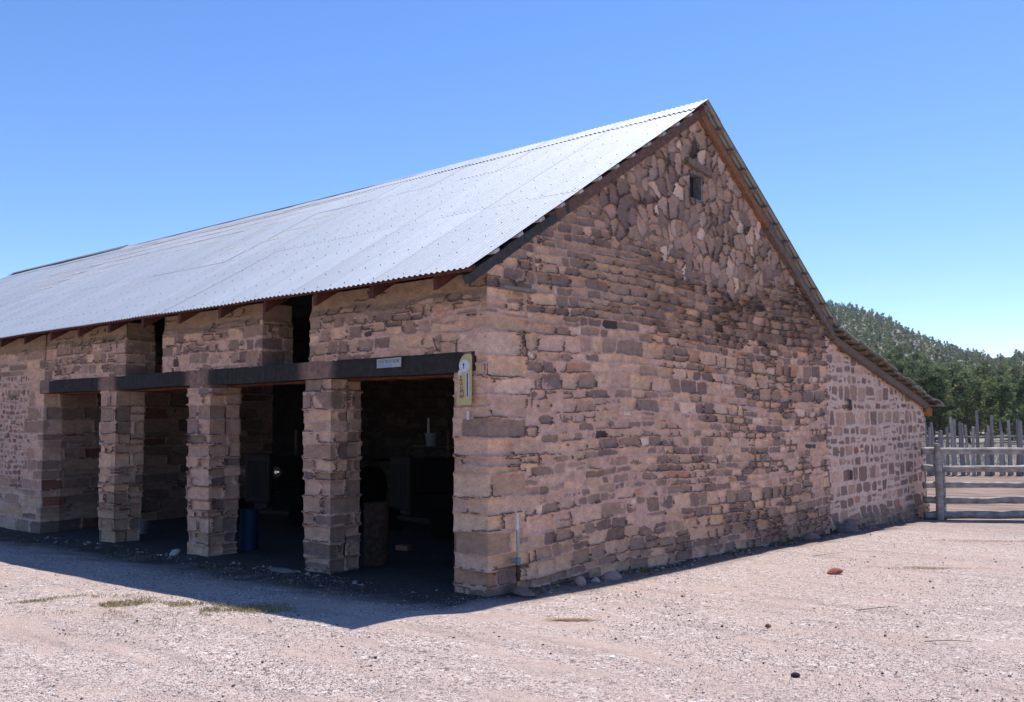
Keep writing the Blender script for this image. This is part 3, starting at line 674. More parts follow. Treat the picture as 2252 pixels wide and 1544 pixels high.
# ------------------------------------------------------------------ lean-to shed
lean = empty('lean_to_shed', (0, BW, 0), 'low stone lean-to with pale raised mortar joints behind the tall gable', 'shed')
LY0, LY1 = BW - .02, 14.25
def lroof(y): return 3.10 - (y - 8.8) * (3.10 - 1.93) / (14.3 - 8.8)
def ev_lean(U, V):
    d, i, cx, cy = courses(U + .035 * fbm(U * 2.6, V * 2.6, 701), V + .035 * fbm(U * 1.6, V * 1.6, 702), 721, (.14, .30), (.20, .36), .034, rad=.05, split=.30, slant=.25)
    d = d + .008 * fbm(U * 9, V * 9, 703)
    q = (cy < .1) ; w = [(PURP, .5), ((.22, .15, .13), .6), (ROSE, .25), (GREY, .55), (BROWN, .35), (PINK, .25), (ORNG, .06), ((.20, .10, .075), .12)]
    lev = -.007 + .004 * fbm(U * 1.5, V * 1.5, 704) - .02 * sstep(.05, -.15, V)
    mc = np.broadcast_to(np.array((.45, .36, .325)), U.shape + (3,))
    H, C = finish(U, V, d, i, cx, cy, w, lev, 730, mcol=mc, prot=.015, edge=.008, cracks=.5)
    for (a, b_, c_, e) in ((9.60, 9.72, 1.80, 2.0), (9.58, 9.68, .58, .74)):
        k = (-U > a) & (-U < b_) & (V > c_) & (V < e); H = np.where(k, H - .07, H); C = np.where(k[..., None], np.array((.09, .06, .055)), C)
    return H, C
strip('wall', [(-LY1, (-.02, LY1)), (-LY0, (-.02, LY0))], np.arange(-LY1, -LY0, .0135), np.arange(-.75, 3.1, .0135), ev_lean, lambda U, V: V < lroof(-U) - .03, lean)
c = MB()
def leaf2(pts, x0, x1):
    vs = [(x0, y, z) for y, z in pts] + [(x1, y, z) for y, z in pts]; k = len(pts)
    c.add(vs, [tuple(range(k)), tuple(range(2 * k - 1, k - 1, -1))] + [(i, (i + 1) % k, (i + 1) % k + k, i + k) for i in range(k)])
leaf2([(BW + .01, -.8), (LY1 - .01, -.8), (LY1 - .01, lroof(LY1) - .06), (BW + .01, lroof(BW) - .1)], -.5, -.19)
c.box((-16, LY1 - .4, -.8), (-.03, LY1, lroof(LY1) - .1))
c.build('inner_wall', M['core'], lean)
random.seed(21)
def lbar(name, y0, y1, x, off, w, h, col, lab=None):
    o = MB().bar((x, y0, lroof(y0) + off), (x, y1, lroof(y1) + off), w, h, col, seg=12, j=.006).build(name, M['wood'], lean)
    if lab: o['label'] = lab
lbar('rafter', 8.95, 14.35, .03, -.03, .09, .12, (.19, .145, .12)); lbar('rafter', 9.3, 14.2, .055, -.10, .04, .05, (.15, .11, .09))
for k in range(15):
    y = 9.0 + k * .385; z = lroof(y) + .045
    MB().bar((-3, y, z), (.20 + random.uniform(-.03, .05), y, z), .10, .035, (random.choice([(.20, .14, .10), (.15, .12, .10), (.24, .14, .08)])), up=(0, .2, 1), seg=2, j=.003).build('batten', M['wood'], lean)
def lsheet():
    V = []; F = []; n0 = 0; C = []
    for k in range(15):
        y0 = 8.86 + k * .385; y1 = y0 + .47
        xs = np.linspace(.24 + random.uniform(-.05, .05), -6, 90); ss = np.linspace(0, 1, 3)
        Xg, Sg = np.meshgrid(xs, ss); yv = y0 + Sg * (y1 - y0)
        zz = lroof(yv) + .082 + .018 * (1 - 2 * Sg) * -1 * -1 * .6 + .010 * np.sin(Xg * 60) + random.uniform(-.01, .012) + .012 * fbm(Xg * 4, yv * 4, 3)
        zz = zz + .02 * (1 - Sg) * 0 - .0 
        P = np.stack([Xg, yv, zz], -1).reshape(-1, 3); mm = len(xs)
        i = (np.arange(2)[:, None] * mm + np.arange(mm - 1)[None, :]).ravel(); V.append(P); F.append(np.stack([i, i + 1, i + mm + 1, i + mm], 1) + n0); n0 += len(P)
    o = link('roof', npmesh('roof', np.concatenate(V), np.concatenate(F)), M['oldtin'], lean)
    s_ = o.modifiers.new('t', 'SOLIDIFY'); s_.thickness = .022
lsheet()
MB().bar((-.6, 14.42, lroof(14.42) + .01), (.34, 14.42, lroof(14.42) + .0), .30, .03, (.30, .20, .14), seg=3, j=.004).build('eave_board', M['wood'], lean)
MB().bar((.02, 14.15, lroof(14.2) - .10), (.03, 14.5, lroof(14.45) - .14), .10, .16, (.34, .13, .05), seg=2, j=.004).build('rafter_end', M['wood'], lean)
# ------------------------------------------------------------------ things on the walls
th = empty('wall_thermometer', (-.26, -.03, 1.83), 'tall yellow enamel advertising thermometer hung at the lintel end on the corner pier', 'thermometer')
def outline(pts, y0, y1):
    k = len(pts); vs = [(x, y0, z) for x, z in pts] + [(x, y1, z) for x, z in pts]
    return vs, [tuple(range(k)), tuple(range(2 * k - 1, k - 1, -1))] + [(i, i + k, (i + 1) % k + k, (i + 1) % k) for i in range(k)]
pts = [(-.350, 1.836), (-.180, 1.832), (-.166, 1.846), (-.160, 2.318), (-.176, 2.338), (-.245, 2.338), (-.285, 2.318), (-.315, 2.28), (-.330, 2.235), (-.326, 2.215), (-.320, 2.195), (-.334, 2.18), (-.345, 2.165), (-.362, 1.85)]
MB().add(*outline(pts, -.050, -.042)).build('plate', M['yellow'], th)
dl = MB(); ring = [(-.252 + .072 * math.cos(t), 2.222 + .062 * math.sin(t)) for t in np.linspace(0, 2 * math.pi, 29)[:-1]]
d_ = MB().add(*outline(ring, -.056, -.051)).build('dial', M['white'], th)
MB().add(*outline([(-.262 + .010 * math.cos(t), 2.235 + .012 * math.sin(t)) for t in np.linspace(0, 6.28, 9)[:-1]], -.060, -.0565)).build('pivot', M['black'], d_)
MB().box((-.263, -.0595, 2.19), (-.259, -.0565, 2.23)).build('needle', M['black'], d_)
MB().box((-.235, -.054, 1.905), (-.190, -.051, 2.155)).build('scale', M['white'], th)
MB().tube([(-.212, -.058, 1.915), (-.212, -.058, 2.145)], .005, 8).build('tube', M['black'], th)
bt = [(-.335, 1.90), (-.262, 1.905), (-.255, 1.94), (-.278, 2.02), (-.282, 2.06), (-.292, 2.12), (-.310, 2.125), (-.322, 2.09), (-.330, 2.05), (-.318, 1.99), (-.328, 1.95)]
MB().add(*outline([(-.298 + (x + .298) * .85, z) for x, z in bt], -.054, -.051)).build('printed_figure', M['brownprint'], th)
MB().add(*outline([(-.335, 2.13), (-.290, 2.13), (-.285, 2.17), (-.315, 2.185), (-.335, 2.17)], -.054, -.051)).build('printed_cap', M['white'], th)
tag(MB().add(*outline([(-.248, 1.69), (-.214, 1.69), (-.212, 1.775), (-.236, 1.775)], -.034, -.028)).build('paper_strip', M['white']), 'narrow faded white paper strip stuck below the yellow thermometer', 'label')
lp = empty('licence_plate', (-1.36, -.03, 2.25), 'old pale licence plate with a blue lower band nailed to the dark lintel', 'licence plate')
MB().add(*outline([(-1.553, 2.249), (-1.176, 2.252), (-1.175, 2.352), (-1.553, 2.346)], -.040, -.034)).build('plate', M['plate'], lp)
MB().add(*outline([(-1.551, 2.251), (-1.32, 2.252), (-1.32, 2.284), (-1.551, 2.286)], -.0425, -.0405)).build('blue_band', M['blueprint'], lp)
lt = MB(); random.seed(4)
for k in range(9):
    x = -1.535 + k * .040; lt.box((x, -.0432, 2.296), (x + .008, -.0405, 2.338)); lt.box((x + .018, -.0432, 2.300 + .012 * (k % 3)), (x + .024, -.0405, 2.334))
    if k % 2: lt.box((x, -.0434, 2.314), (x + .022, -.0405, 2.319))
lt.build('lettering', M['grey_iron'], lp)
sp = empty('water_standpipe', (.075, .36, 0), 'slim metal water standpipe with a grey valve standing at the barn corner', 'standpipe')
def cyl(p, q, r, name, m, par, n=12, s=True): return MB().tube([p, q], r, n).build(name, m, par, smooth=False)
x, y = .075, .36
cyl((x, y, .30), (x - .01, y, .66), .013, 'pipe', M['galv'], sp); cyl((x - .01, y, .60), (x - .012, y, .765), .017, 'sleeve', M['white'], sp)
v = cyl((x, y, .265), (x, y, .335), .027, 'valve', M['grey_iron'], sp); cyl((x, y, .30), (x - .05, y - .045, .305), .022, 'inlet', M['grey_iron'], v)
MB().tube([(x, y, .105), (x, y, .14), (x, y, .145), (x, y, .19), (x, y, .195), (x, y, .23), (x, y, .235), (x, y, .265)], [.02, .02, .026, .026, .021, .021, .026, .026], 12).build('coupling', M['rust'], sp)
cyl((x, y, -.02), (x, y, .105), .024, 'base_fitting', M['brass'], sp); MB().tube([(x, y - .01, .155), (x + .04, y + .03, .16), (x + .08, y + .05, .158)], .006, 6).build('handle', M['galv'], sp)
# ------------------------------------------------------------------ things in the bays
def drum(name, loc, r, h, m, label):
    t = empty(name, loc, label, 'drum'); b = MB(); X, Y, Z = loc
    zz = [0, .02, .33, .335, .36, .365, .66, .665, .69, .695, .98, 1]; rr = [1, 1.02, 1, 1.04, 1.04, 1, 1, 1.04, 1.04, 1, 1, 1.03]
    b.tube([(X, Y, Z + h * a) for a in zz], [r * q for q in rr], 24); b.build('body', m, t)
    MB().tube([(X, Y, Z + h), (X, Y, Z + h + .015)], [r * 1.04, r * 1.04], 24).build('lid', m, t)
drum('blue_drum', (-5.03, .76, -.08), .125, .55, M['blue'], 'small bright blue drum standing behind the middle pier')
drum('rusty_drum', (-2.62, .92, -.05), .15, .72, M['rust'], 'rusty brown drum behind the pier nearest the corner')
def bucket(loc, label, r=.11, h=.22):
    X, Y, Z = loc; t = empty('bucket', loc, label, 'bucket')
    MB().tube([(X, Y, Z), (X, Y, Z + h * .96), (X, Y, Z + h * .96), (X, Y, Z + h)], [r * .82, r, r * 1.06, r * 1.06], 20).build('body', M['bucket'], t)
    MB().tube([(X - r, Y, Z + h * .9), (X - r * .8, Y - .03, Z + h * .6), (X, Y - r * 1.05, Z + h * .35), (X + r * .8, Y - .03, Z + h * .6), (X + r, Y, Z + h * .9)], .003, 6).build('handle', M['galv'], t)
bucket((-8.15, .90, -.10), 'white plastic bucket on the dirt floor behind the leftmost pier')
bucket((-6.28, 5.55, 1.2), 'white bucket on a shelf at the back of the bay nearest the corner', .12, .24)
tag(MB().bar((-7.0, 5.95, 1.18), (-5.2, 5.95, 1.18), .45, .04, (.10, .07, .05), seg=3, j=.003).build('wall_shelf', M['wood']), 'rough plank shelf on the dark back wall', 'shelf')
tag(MB().tube([(-6.41, 5.6, 1.205), (-6.41, 5.6, 1.72)], [.03, .02], 10).build('white_tube', M['white']), 'slim white tube beside the bucket on the shelf', 'tube')
tag(MB().box((-3.42, 1.98, -.07), (-3.20, 2.09, .0), (.30, .13, .09), .004).build('loose_brick', M['wood'], bevel=.004), 'loose red brick on the barn floor by the tractor wheel', 'brick')
def tractor(x, y, rz, label, wide=1.0, lamps=True):
    t = empty('vintage_tractor', (x, y, -.08), label, 'tractor', 'old tractors parked in the bays')
    R = Matrix.Rotation(rz, 4, 'Z')
    def w(p): v_ = R @ Vector(p); return (v_.x + x, v_.y + y, v_.z - .08)
    def part(name, m, fn, par=None, bevel=0):
        b = MB(); fn(b); b.v = [w(p) for p in b.v]; return b.build(name, m, par or t, bevel=bevel)
    part('hood', M['tractor'], lambda b: b.box((-.24, .12, .72), (.24, 1.5, 1.2)), bevel=.05)
    g = part('radiator', M['tractor'], lambda b: b.box((-.25, 0, .5), (.25, .12, 1.26)), bevel=.04)
    def grill(b):
        for k in range(9): b.box((-.18 + k * .042, -.012, .58), (-.165 + k * .042, .0, 1.15))
    part('grille', M['dark_iron'], grill, g)
    part('chassis', M['dark_iron'], lambda b: b.box((-.12, .1, .42), (.12, 2.5, .70)), bevel=.02)
    part('axle', M['dark_iron'], lambda b: b.tube([(-.55, .35, .33), (.55, .35, .33)], .04, 10))
    for fx in (-.85, .45): part('fender', M['tractor'], lambda b: b.box((fx, 1.8, 1.05), (fx + .4, 2.5, 1.10)), bevel=.02)
    part('seat', M['rust'], lambda b: b.tube([(0, 2.25, .95), (0, 2.25, 1.0), (0, 2.3, 1.12)], [.10, .22, .25], 14))
    part('steering_wheel', M['black'], lambda b: b.tube([(.19 * math.cos(a), 1.75 + .06 * math.sin(a), 1.38 + .18 * math.sin(a)) for a in np.linspace(0, 6.28, 17)], .014, 6, cap=False))
    part('exhaust', M['rust'], lambda b: b.tube([(.12, .8, 1.2), (.12, .8, 1.62)], .03, 10))
    for (px, py, r, wd) in ((-.55, .35, .33, .13), (.55, .35, .33, .13), (-.66, 2.15, .60, .28), (.66, 2.15, .60, .28)):
        whl = part('wheel', M['tyre'], lambda b: b.tube([(px - wd / 2, py, r), (px - wd / 2, py, r), (px - wd * .35, py, r), (px, py, r), (px + wd * .35, py, r), (px + wd / 2, py, r), (px + wd / 2, py, r)], [r * .6, r * .9, r * .98, r, r * .98, r * .9, r * .6], 28, cap=False))
        part('rim', M['tractor'], lambda b: b.tube([(px - wd * .3, py, r), (px - wd * .1, py, r), (px + wd * .1, py, r), (px + wd * .3, py, r)], [r * .62, r * .3, r * .3, r * .62], 20), whl)
    if lamps:
        for sx in (-.32, .32):
            hl = part('headlight', M['rust'], lambda b: b.tube([(sx, .22, .98), (sx, .08, .98)], [.04, .085], 14))
            part('lens', M['glass'], lambda b: b.tube([(sx, .078, .98), (sx, .06, .98)], [.05, .025], 14), hl)
tractor(-6.3, 1.75, .25, 'old tractor with two round headlights in the second bay from the corner')
tractor(-3.75, 2.35, -.15, 'rusty old tractor with a tall radiator in the bay nearest the corner', lamps=False)
# clutter behind the left pier
tag(MB().tube([(-7.75, 1.6, -.08), (-7.9, 1.8, .9)], .018, 8, (.2, .14, .1)).build('tool_handle', M['wood']), 'thin wooden tool handle leaning behind the leftmost pier', 'tool')
# ------------------------------------------------------------------ corral fence
rf_ = empty('rail_fence', (0.0, 13.8, -.42), 'grey weathered log rail corral fence joined to the lean-to corner', 'fence')
FD = Vector((.79, .613, 0)).normalized(); FP = Vector((.47, 13.21, 0)); FN = Vector((FD.y, -FD.x, 0))
random.seed(9)
def fpt(t, z, off=0): p = FP + FD * t + FN * off; return (p.x, p.y, z)
posts = [0, 2.75, 5.5]
for k, t in enumerate(posts):
    MB().tube([fpt(t, -.6, .085), fpt(t + .01, .3, .085), fpt(t, 1.13, .08)], [.075, .07, .062], 10, wob=.07).build('post', M['rail'], rf_)
    MB().tube([fpt(t + .10, -.6, -.10), fpt(t + .12, .3, -.10), fpt(t + .10, 1.0, -.10)], [.105, .10, .09], 10, wob=.07).build('post', M['rail'], rf_)
ztops = [1.04, .70, .355, .05, -.24]
for a, b_ in ((-.27, .02), (.0, 2.80), (2.7, 5.6)):
    for k, z in enumerate(ztops):
        zz = z - .07 + random.uniform(-.012, .012) + (.012 if a < 0 else 0); pts = []
        n = 3 if a < 0 else 9
        for i in range(n + 1): pts.append(fpt(a + (b_ - a) * i / n, zz + random.uniform(-.008, .008), random.uniform(-.006, .006)))
        r0 = .066 + random.uniform(-.004, .006) + (.012 if k == 4 else 0)
        MB().tube(pts, [r0 * random.uniform(.94, 1.05) for _ in pts], 10, wob=.05).build('rail', M['rail'], rf_, smooth=True)
# stockade fence of upright juniper poles
sf = empty('pole_stockade', (-1.5, 29.5, -.42), 'ragged stockade of upright grey poles beyond the corral', 'fence')
A = Vector((-4.6, 27.6, 0)); D = Vector((.80, .60, 0)).normalized()
random.seed(15)
for k in range(98):
    t = k * .15 + random.uniform(-.025, .025) - 1.0; p = A + D * t + Vector((random.uniform(-.08, .08), random.uniform(-.08, .08), 0))
    h = random.choice((1.6, 1.7, 1.75, 1.8, 1.9, 2.15)) + random.uniform(-.12, .15); r = random.uniform(.055, .078); pts = []
    lx = random.uniform(-.06, .06); b = MB(); q = random.uniform(.7, 1.25)
    for i in range(5): pts.append((p.x + lx * i / 4 + random.uniform(-.02, .02), p.y + random.uniform(-.02, .02), -.5 + (h + .1) * i / 4))
    b.tube(pts, [r, r * .95, r * .85, r * .8, r * random.uniform(.5, .7)], 7, (.36 * q, .32 * q, .29 * q), .08).build('pole', M['pole'], sf)
MB().tube([tuple(A + D * -1 + Vector((0, .1, .9))), tuple(A + D * 6 + Vector((0, .1, .93))), tuple(A + D * 13 + Vector((0, .1, .9)))], .04, 7, (.22, .19, .17)).build('cross_rail', M['pole'], sf)
# ------------------------------------------------------------------ trees
def crown_mesh(name, H, R, nclump, nleaf, size, seed, shape='juniper', col=(.075, .10, .05)):
    g = np.random.default_rng(seed); V = []; C = []
    lobes = g.normal(size=(5, 2)) * .3
    P = []
    while len(P) < nclump:
        z = g.uniform(.10, 1.0); prof = (1 - ((z - .38) / .66) ** 2) if shape == 'juniper' else (1.08 - z) * 1.15
        prof = max(prof, .08) ** .6 if shape == 'juniper' else max(prof, .04); a = g.uniform(0, 6.283); rr = prof * (.35 + .65 * g.random() ** .5) * (1 + .22 * math.sin(a * 3 + seed) + .14 * math.sin(a * 5 + z * 9 + seed))
        P.append((math.cos(a) * rr * R, math.sin(a) * rr * R, z * H))
    P = np.array(P); cs = g.uniform(.13, .26, nclump) * R * (1.0)
    n = nclump * nleaf; idx = np.repeat(np.arange(nclump), nleaf)
    d = g.normal(size=(n, 3)); d /= np.linalg.norm(d, axis=1)[:, None]; c0 = P[idx] + d * (cs[idx] * g.uniform(.3, 1, n) ** .5)[:, None] * np.array([1, 1, .85])
    a = g.normal(size=(n, 3)); a[:, 2] = np.abs(a[:, 2]) * .8 + .2; a /= np.linalg.norm(a, axis=1)[:, None]; b = np.cross(a, g.normal(size=(n, 3))); b /= np.linalg.norm(b, axis=1)[:, None]
    s = size * g.uniform(.6, 1.4, n)[:, None]
    Q = np.stack([c0 - b * s * .45, c0 + a * s * .5 - b * s * .1, c0 + a * s, c0 + b * s * .45 + a * s * .3], 1).reshape(-1, 3)
    br = (g.uniform(.6, 1.35, nclump)[idx] * g.uniform(.85, 1.15, n)); tint = g.uniform(-.15, .2, nclump)[idx]
    cc = np.array(col)[None, :] * br[:, None] * (1 + tint[:, None] * np.array([1.1, .25, -.2])); cc = np.repeat(cc, 4, 0)
    return npmesh(name, Q, np.arange(n * 4).reshape(-1, 4), cc)
M['leaf'] = mat('needle_foliage', attr='Col', rough=.7, spec=.2)
def leaf_extra(m):
    nt = m.node_tree; N = nt.nodes; L = nt.links; b = N['Principled BSDF']; oi = N.new('ShaderNodeObjectInfo')
    r = N.new('ShaderNodeMapRange'); r.inputs[3].default_value = .8; r.inputs[4].default_value = 1.7; L.new(oi.outputs['Random'], r.inputs[0])
    vm = N.new('ShaderNodeVectorMath'); vm.operation = 'SCALE'; src = b.inputs['Base Color'].links[0].from_socket; L.new(src, vm.inputs[0]); L.new(r.outputs[0], vm.inputs['Scale']); L.new(vm.outputs[0], b.inputs['Base Color'])
    tr = N.new('ShaderNodeBsdfTranslucent'); L.new(vm.outputs[0], tr.inputs[0]); mx = N.new('ShaderNodeMixShader'); mx.inputs[0].default_value = .3
    L.new(b.outputs[0], mx.inputs[1]); L.new(tr.outputs[0], mx.inputs[2]); L.new(mx.outputs[0], N['Material Output'].inputs[0])
leaf_extra(M['leaf'])
M['bark'] = mat('juniper_bark', (.13, .10, .08), .9, bump=[(30, .7, .02, (3, 3, .4))])
def trunk_mesh(H, R, seed):
    rr = random.Random(seed); b = MB()
    b.tube([(0, 0, -.4), (.03, 0, .2), (rr.uniform(-.1, .1), rr.uniform(-.1, .1), H * .35), (rr.uniform(-.2, .2), rr.uniform(-.2, .2), H * .85)], [.22, .17, .12, .03], 8, wob=.1)
    for k in range(6):
        a = rr.uniform(0, 6.28); z = H * rr.uniform(.12, .55); l = R * rr.uniform(.45, .8)
        b.tube([(0, 0, z), (math.cos(a) * l * .5, math.sin(a) * l * .5, z + l * .25), (math.cos(a) * l, math.sin(a) * l, z + l * .6)], [.07, .045, .02], 6)
    me = bpy.data.meshes.new('trunk'); me.from_pydata(b.v, [], b.f); me.materials.append(M['bark']); return me
kinds = []
for k, (H, R, sh, col) in enumerate([(4.6, 1.9, 'juniper', (.185, .205, .065)), (5.2, 1.7, 'juniper', (.125, .150, .060)), (5.6, 1.8, 'pine', (.095, .125, .055)), (3.8, 1.7, 'juniper', (.20, .205, .075)), (6.2, 2.0, 'juniper', (.115, .135, .060)), (4.9, 1.5, 'pine', (.135, .155, .065))]):
    cm = crown_mesh('crown', H, R, 110, 26, .27, 40 + k, sh, col); cm.materials.append(M['leaf'])
    kinds.append((cm, trunk_mesh(H, R, k), H, R))
gt = np.random.default_rng(77)
cand = []
for _ in range(9000):
    az = math.radians(gt.uniform(7.0, 30)); r = math.sqrt(gt.uniform(78 ** 2, 800 ** 2)); x = CAM[0] - math.sin(az) * r; y = CAM[1] + math.cos(az) * r
    cand.append((r, x, y))
for _ in range(700):
    az = math.radians(gt.uniform(5.0, 32)); r = math.sqrt(gt.uniform(76 ** 2, 230 ** 2)); cand.append((r, CAM[0] - math.sin(az) * r, CAM[1] + math.cos(az) * r))
grid = {}; keep = []
for r, x, y in sorted(cand):
    rocky = vn(x / 45., y / 45., 99) > -.05 and r > 300
    sp_ = (3.0 if r < 200 else 4.4) if not rocky else 10.0
    key = (int(x // 7), int(y // 7)); ok = True
    for a in (-1, 0, 1):
        for b_ in (-1, 0, 1):
            for (qx, qy) in grid.get((key[0] + a, key[1] + b_), ()):
                if (qx - x) ** 2 + (qy - y) ** 2 < sp_ ** 2: ok = False
    if ok: grid.setdefault(key, []).append((x, y)); keep.append((r, x, y))
KN = ['rounded green juniper', 'upright dark juniper', 'pointed pinyon pine', 'low olive juniper', 'tall dark juniper', 'slim pinyon pine']
def PL(r, x, y):
    a = math.degrees(math.atan2(-(x - CAM[0]), y - CAM[1])); w = 'behind the lean-to roof' if a > 17 else 'beyond the lean-to eave' if a > 15.2 else 'above the fence post' if a > 13.6 else 'above the middle rails' if a > 12 else 'beyond the far rails'
    return (', close behind the stockade, ' if r < 95 else ', a little up the slope, ' if r < 118 else ', higher up the slope, ') + w
NT = 290; zk = height(np.array([k[1] for k in keep]), np.array([k[2] for k in keep]))
near = keep[:NT]
for n_, (r, x, y) in enumerate(near):
    k = int(gt.integers(0, 6)); cm, tm, H, R = kinds[k]; s = float(gt.uniform(.62, 1.08))
    kind = 'pinyon_pine' if k in (2, 5) else 'juniper_tree'
    o = bpy.data.objects.new(kind, None); COL.objects.link(o); o.location = (x, y, float(zk[n_]) - .05); o.rotation_euler = (0, 0, float(gt.uniform(0, 6.28))); o.scale = (s, s, s * float(gt.uniform(.9, 1.15)))
    tag(o, ('small ' if s < .74 else 'big ' if s > .95 else '') + KN[k] + PL(r, x, y), 'tree', 'pinyon and juniper trees beyond the corral')
    for nm, me in (('crown', cm), ('trunk', tm)):
        c_ = bpy.data.objects.new(nm, me); COL.objects.link(c_); c_.parent = o
# the rest of the hillside woodland reads as one mass
far = keep[NT:]
proto = [np.zeros(0)] * 5; base = []
for k in range(5):
    me = crown_mesh('f', 4.6, 1.75, 17, 7, .85, 90 + k, 'juniper' if k % 2 else 'pine', (.105, .128, .052))
    v = np.zeros(len(me.vertices) * 3, np.float32); me.vertices.foreach_get('co', v); c_ = np.zeros(len(me.vertices) * 4, np.float32); me.color_attributes['Col'].data.foreach_get('color', c_)
    base.append((v.reshape(-1, 3), c_.reshape(-1, 4)[:, :3])); bpy.data.meshes.remove(me)
VV = []; CC = []
for n_, (r, x, y) in enumerate(far):
    v, c_ = base[int(gt.integers(0, 5))]; s = gt.uniform(.6, 1.25); a = gt.uniform(0, 6.28); ca, sa = math.cos(a), math.sin(a)
    w_ = np.stack([v[:, 0] * ca - v[:, 1] * sa, v[:, 0] * sa + v[:, 1] * ca, v[:, 2] * gt.uniform(.85, 1.3)], 1) * s + np.array([x, y, zk[NT + n_] - .4])
    VV.append(w_); CC.append(c_ * gt.uniform(.7, 1.3))
VV = np.concatenate(VV); tag(link('hillside_woodland', npmesh('hillside_woodland', VV, np.arange(len(VV)).reshape(-1, 4), np.concatenate(CC)), M['leaf']), 'dark green pinyon and juniper woodland covering the distant hill', 'woodland', kind='stuff')
# boulders and outcrops on the hillside
def scatter(name, n, gen, cols, m, label, cat, szf, flat=.7):
    g = np.random.default_rng(len(name) + n)
    octa = np.array([(1, 0, 0), (0, 1, 0), (-1, 0, 0), (0, -1, 0), (0, 0, 1), (0, 0, -1)], float); of = np.array([(0, 1, 4), (1, 2, 4), (2, 3, 4), (3, 0, 4), (1, 0, 5), (2, 1, 5), (3, 2, 5), (0, 3, 5)])
    x, y = gen(g, n); n = len(x); s = szf(g, n); z = height(x, y)
    v = octa[None] * (1 + g.uniform(-.35, .35, (n, 6, 3))) + g.normal(size=(n, 6, 3)) * .12; v[:, :, 2] *= flat
    a = g.uniform(0, 6.28, n); ca, sa = np.cos(a)[:, None], np.sin(a)[:, None]
    P = np.stack([(v[:, :, 0] * ca - v[:, :, 1] * sa) * s[:, None] + x[:, None], (v[:, :, 0] * sa + v[:, :, 1] * ca) * s[:, None] + y[:, None], v[:, :, 2] * s[:, None] + z[:, None] + s[:, None] * .15], -1)
    F = (of[None] + np.arange(n)[:, None, None] * 6).reshape(-1, 3)
    cc = np.array(cols)[g.integers(0, len(cols), n)] * g.uniform(.75, 1.2, n)[:, None]
    tag(link(name, npmesh(name, P.reshape(-1, 3), F, np.repeat(cc, 6, 0)), m), label, cat, kind='stuff')
M['pebble'] = mat('pebble', attr='Col', rough=.9, spec=.2)
def gh(g, n):
    az = np.radians(g.uniform(7, 30, n)); r = np.sqrt(g.uniform(330 ** 2, 800 ** 2, n)); x = CAM[0] - np.sin(az) * r; y = CAM[1] + np.cos(az) * r
    k = vn(x / 45., y / 45., 99) > -.15; return x[k], y[k]
scatter('hillside_rocks', 3200, gh, [(.22, .185, .165), (.28, .24, .21), (.15, .125, .11), (.27, .20, .165)], M['pebble'], 'grey rock outcrops between the trees on the hill', 'rocks', lambda g, n: g.uniform(.4, 1.9, n) ** 1.2, .8)
def gs(g, n):
    t = g.uniform(-3, 14, n); o = g.uniform(1.5, 26, n) ** 1.0; x = A.x + D.x * t - D.y * o * .9; y = A.y + D.y * t + D.x * o; return x, y
def brush():
    g = np.random.default_rng(3); n = 420; x, y = gs(g, n); V = []; C = []
    m_ = 46; z = height(x, y); R = g.uniform(.25, .55, n)
    idx = np.repeat(np.arange(n), m_); N_ = n * m_; a = g.normal(size=(N_, 3)); a[:, 2] = np.abs(a[:, 2]) + .3; a /= np.linalg.norm(a, axis=1)[:, None]
    c0 = np.stack([x[idx], y[idx], z[idx]], 1) + a * (R[idx] * g.uniform(.3, 1, N_))[:, None]; b = np.cross(a, g.normal(size=(N_, 3))); b /= np.linalg.norm(b, axis=1)[:, None]
    Q = np.stack([c0 - b * .04, c0 + a * .1, c0 + b * .04 + a * .03], 1).reshape(-1, 3)
    cc = np.array((.34, .345, .30))[None] * g.uniform(.6, 1.3, n)[idx][:, None]
    tag(link('sagebrush', npmesh('sagebrush', Q, np.arange(N_ * 3).reshape(-1, 3), np.repeat(cc, 3, 0)), M['leaf']), 'pale grey sagebrush behind the pole stockade', 'sagebrush', kind='stuff')
brush()
# ------------------------------------------------------------------ ground details
def gp(g, n):
    x = g.uniform(-6.5, 7.5, n); y = g.uniform(-5.0, 12, n); dcam = np.hypot(x - CAM[0], y - CAM[1])
    k = (g.random(n) < np.clip((7.5 / np.maximum(dcam, 1)) ** 2, 0, 1)) & ~((x < .05) & (y > -.05)); return x[k], y[k]
scatter('gravel', 190000, gp, [(.62, .52, .49), (.52, .41, .37), (.66, .60, .57), (.40, .29, .25), (.16, .14, .14), (.30, .24, .23), (.56, .44, .40), (.70, .64, .60)], M['pebble'], 'pinkish crushed gravel spread over the yard', 'gravel', lambda g, n: g.uniform(.0022, .0058, n) * (1 + 1.2 * (g.random(n) < .03)), .65)
def gl(g, n):
    x = g.uniform(-6, 7, n); y = g.uniform(-4.5, 12, n); k = ~((x < .05) & (y > -.05)); return x[k], y[k]
scatter('scattered_pebbles', 900, gl, [(.16, .07, .05), (.08, .07, .07), (.75, .72, .68), (.30, .20, .16), (.45, .38, .35), (.10, .08, .07)], M['pebble'], 'larger odd pebbles and clods scattered on the gravel yard', 'pebbles', lambda g, n: g.uniform(.007, .016, n), .7)
def gr(g, n):
    k = g.random(n) < .7; x = np.where(k, .05 + np.abs(g.normal(size=n)) * .12, g.uniform(-9, -.3, n)); y = np.where(k, g.uniform(.2, 13.5, n), -.1 - np.abs(g.normal(size=n)) * .25); return x, y
scatter('wall_rubble', 520, gr, [(.30, .20, .17), (.22, .16, .14), (.40, .34, .31), (.18, .12, .10), (.34, .24, .20)], M['stone'], 'small broken stones strewn along the foot of the walls', 'rubble', lambda g, n: g.uniform(.010, .034, n), .7)
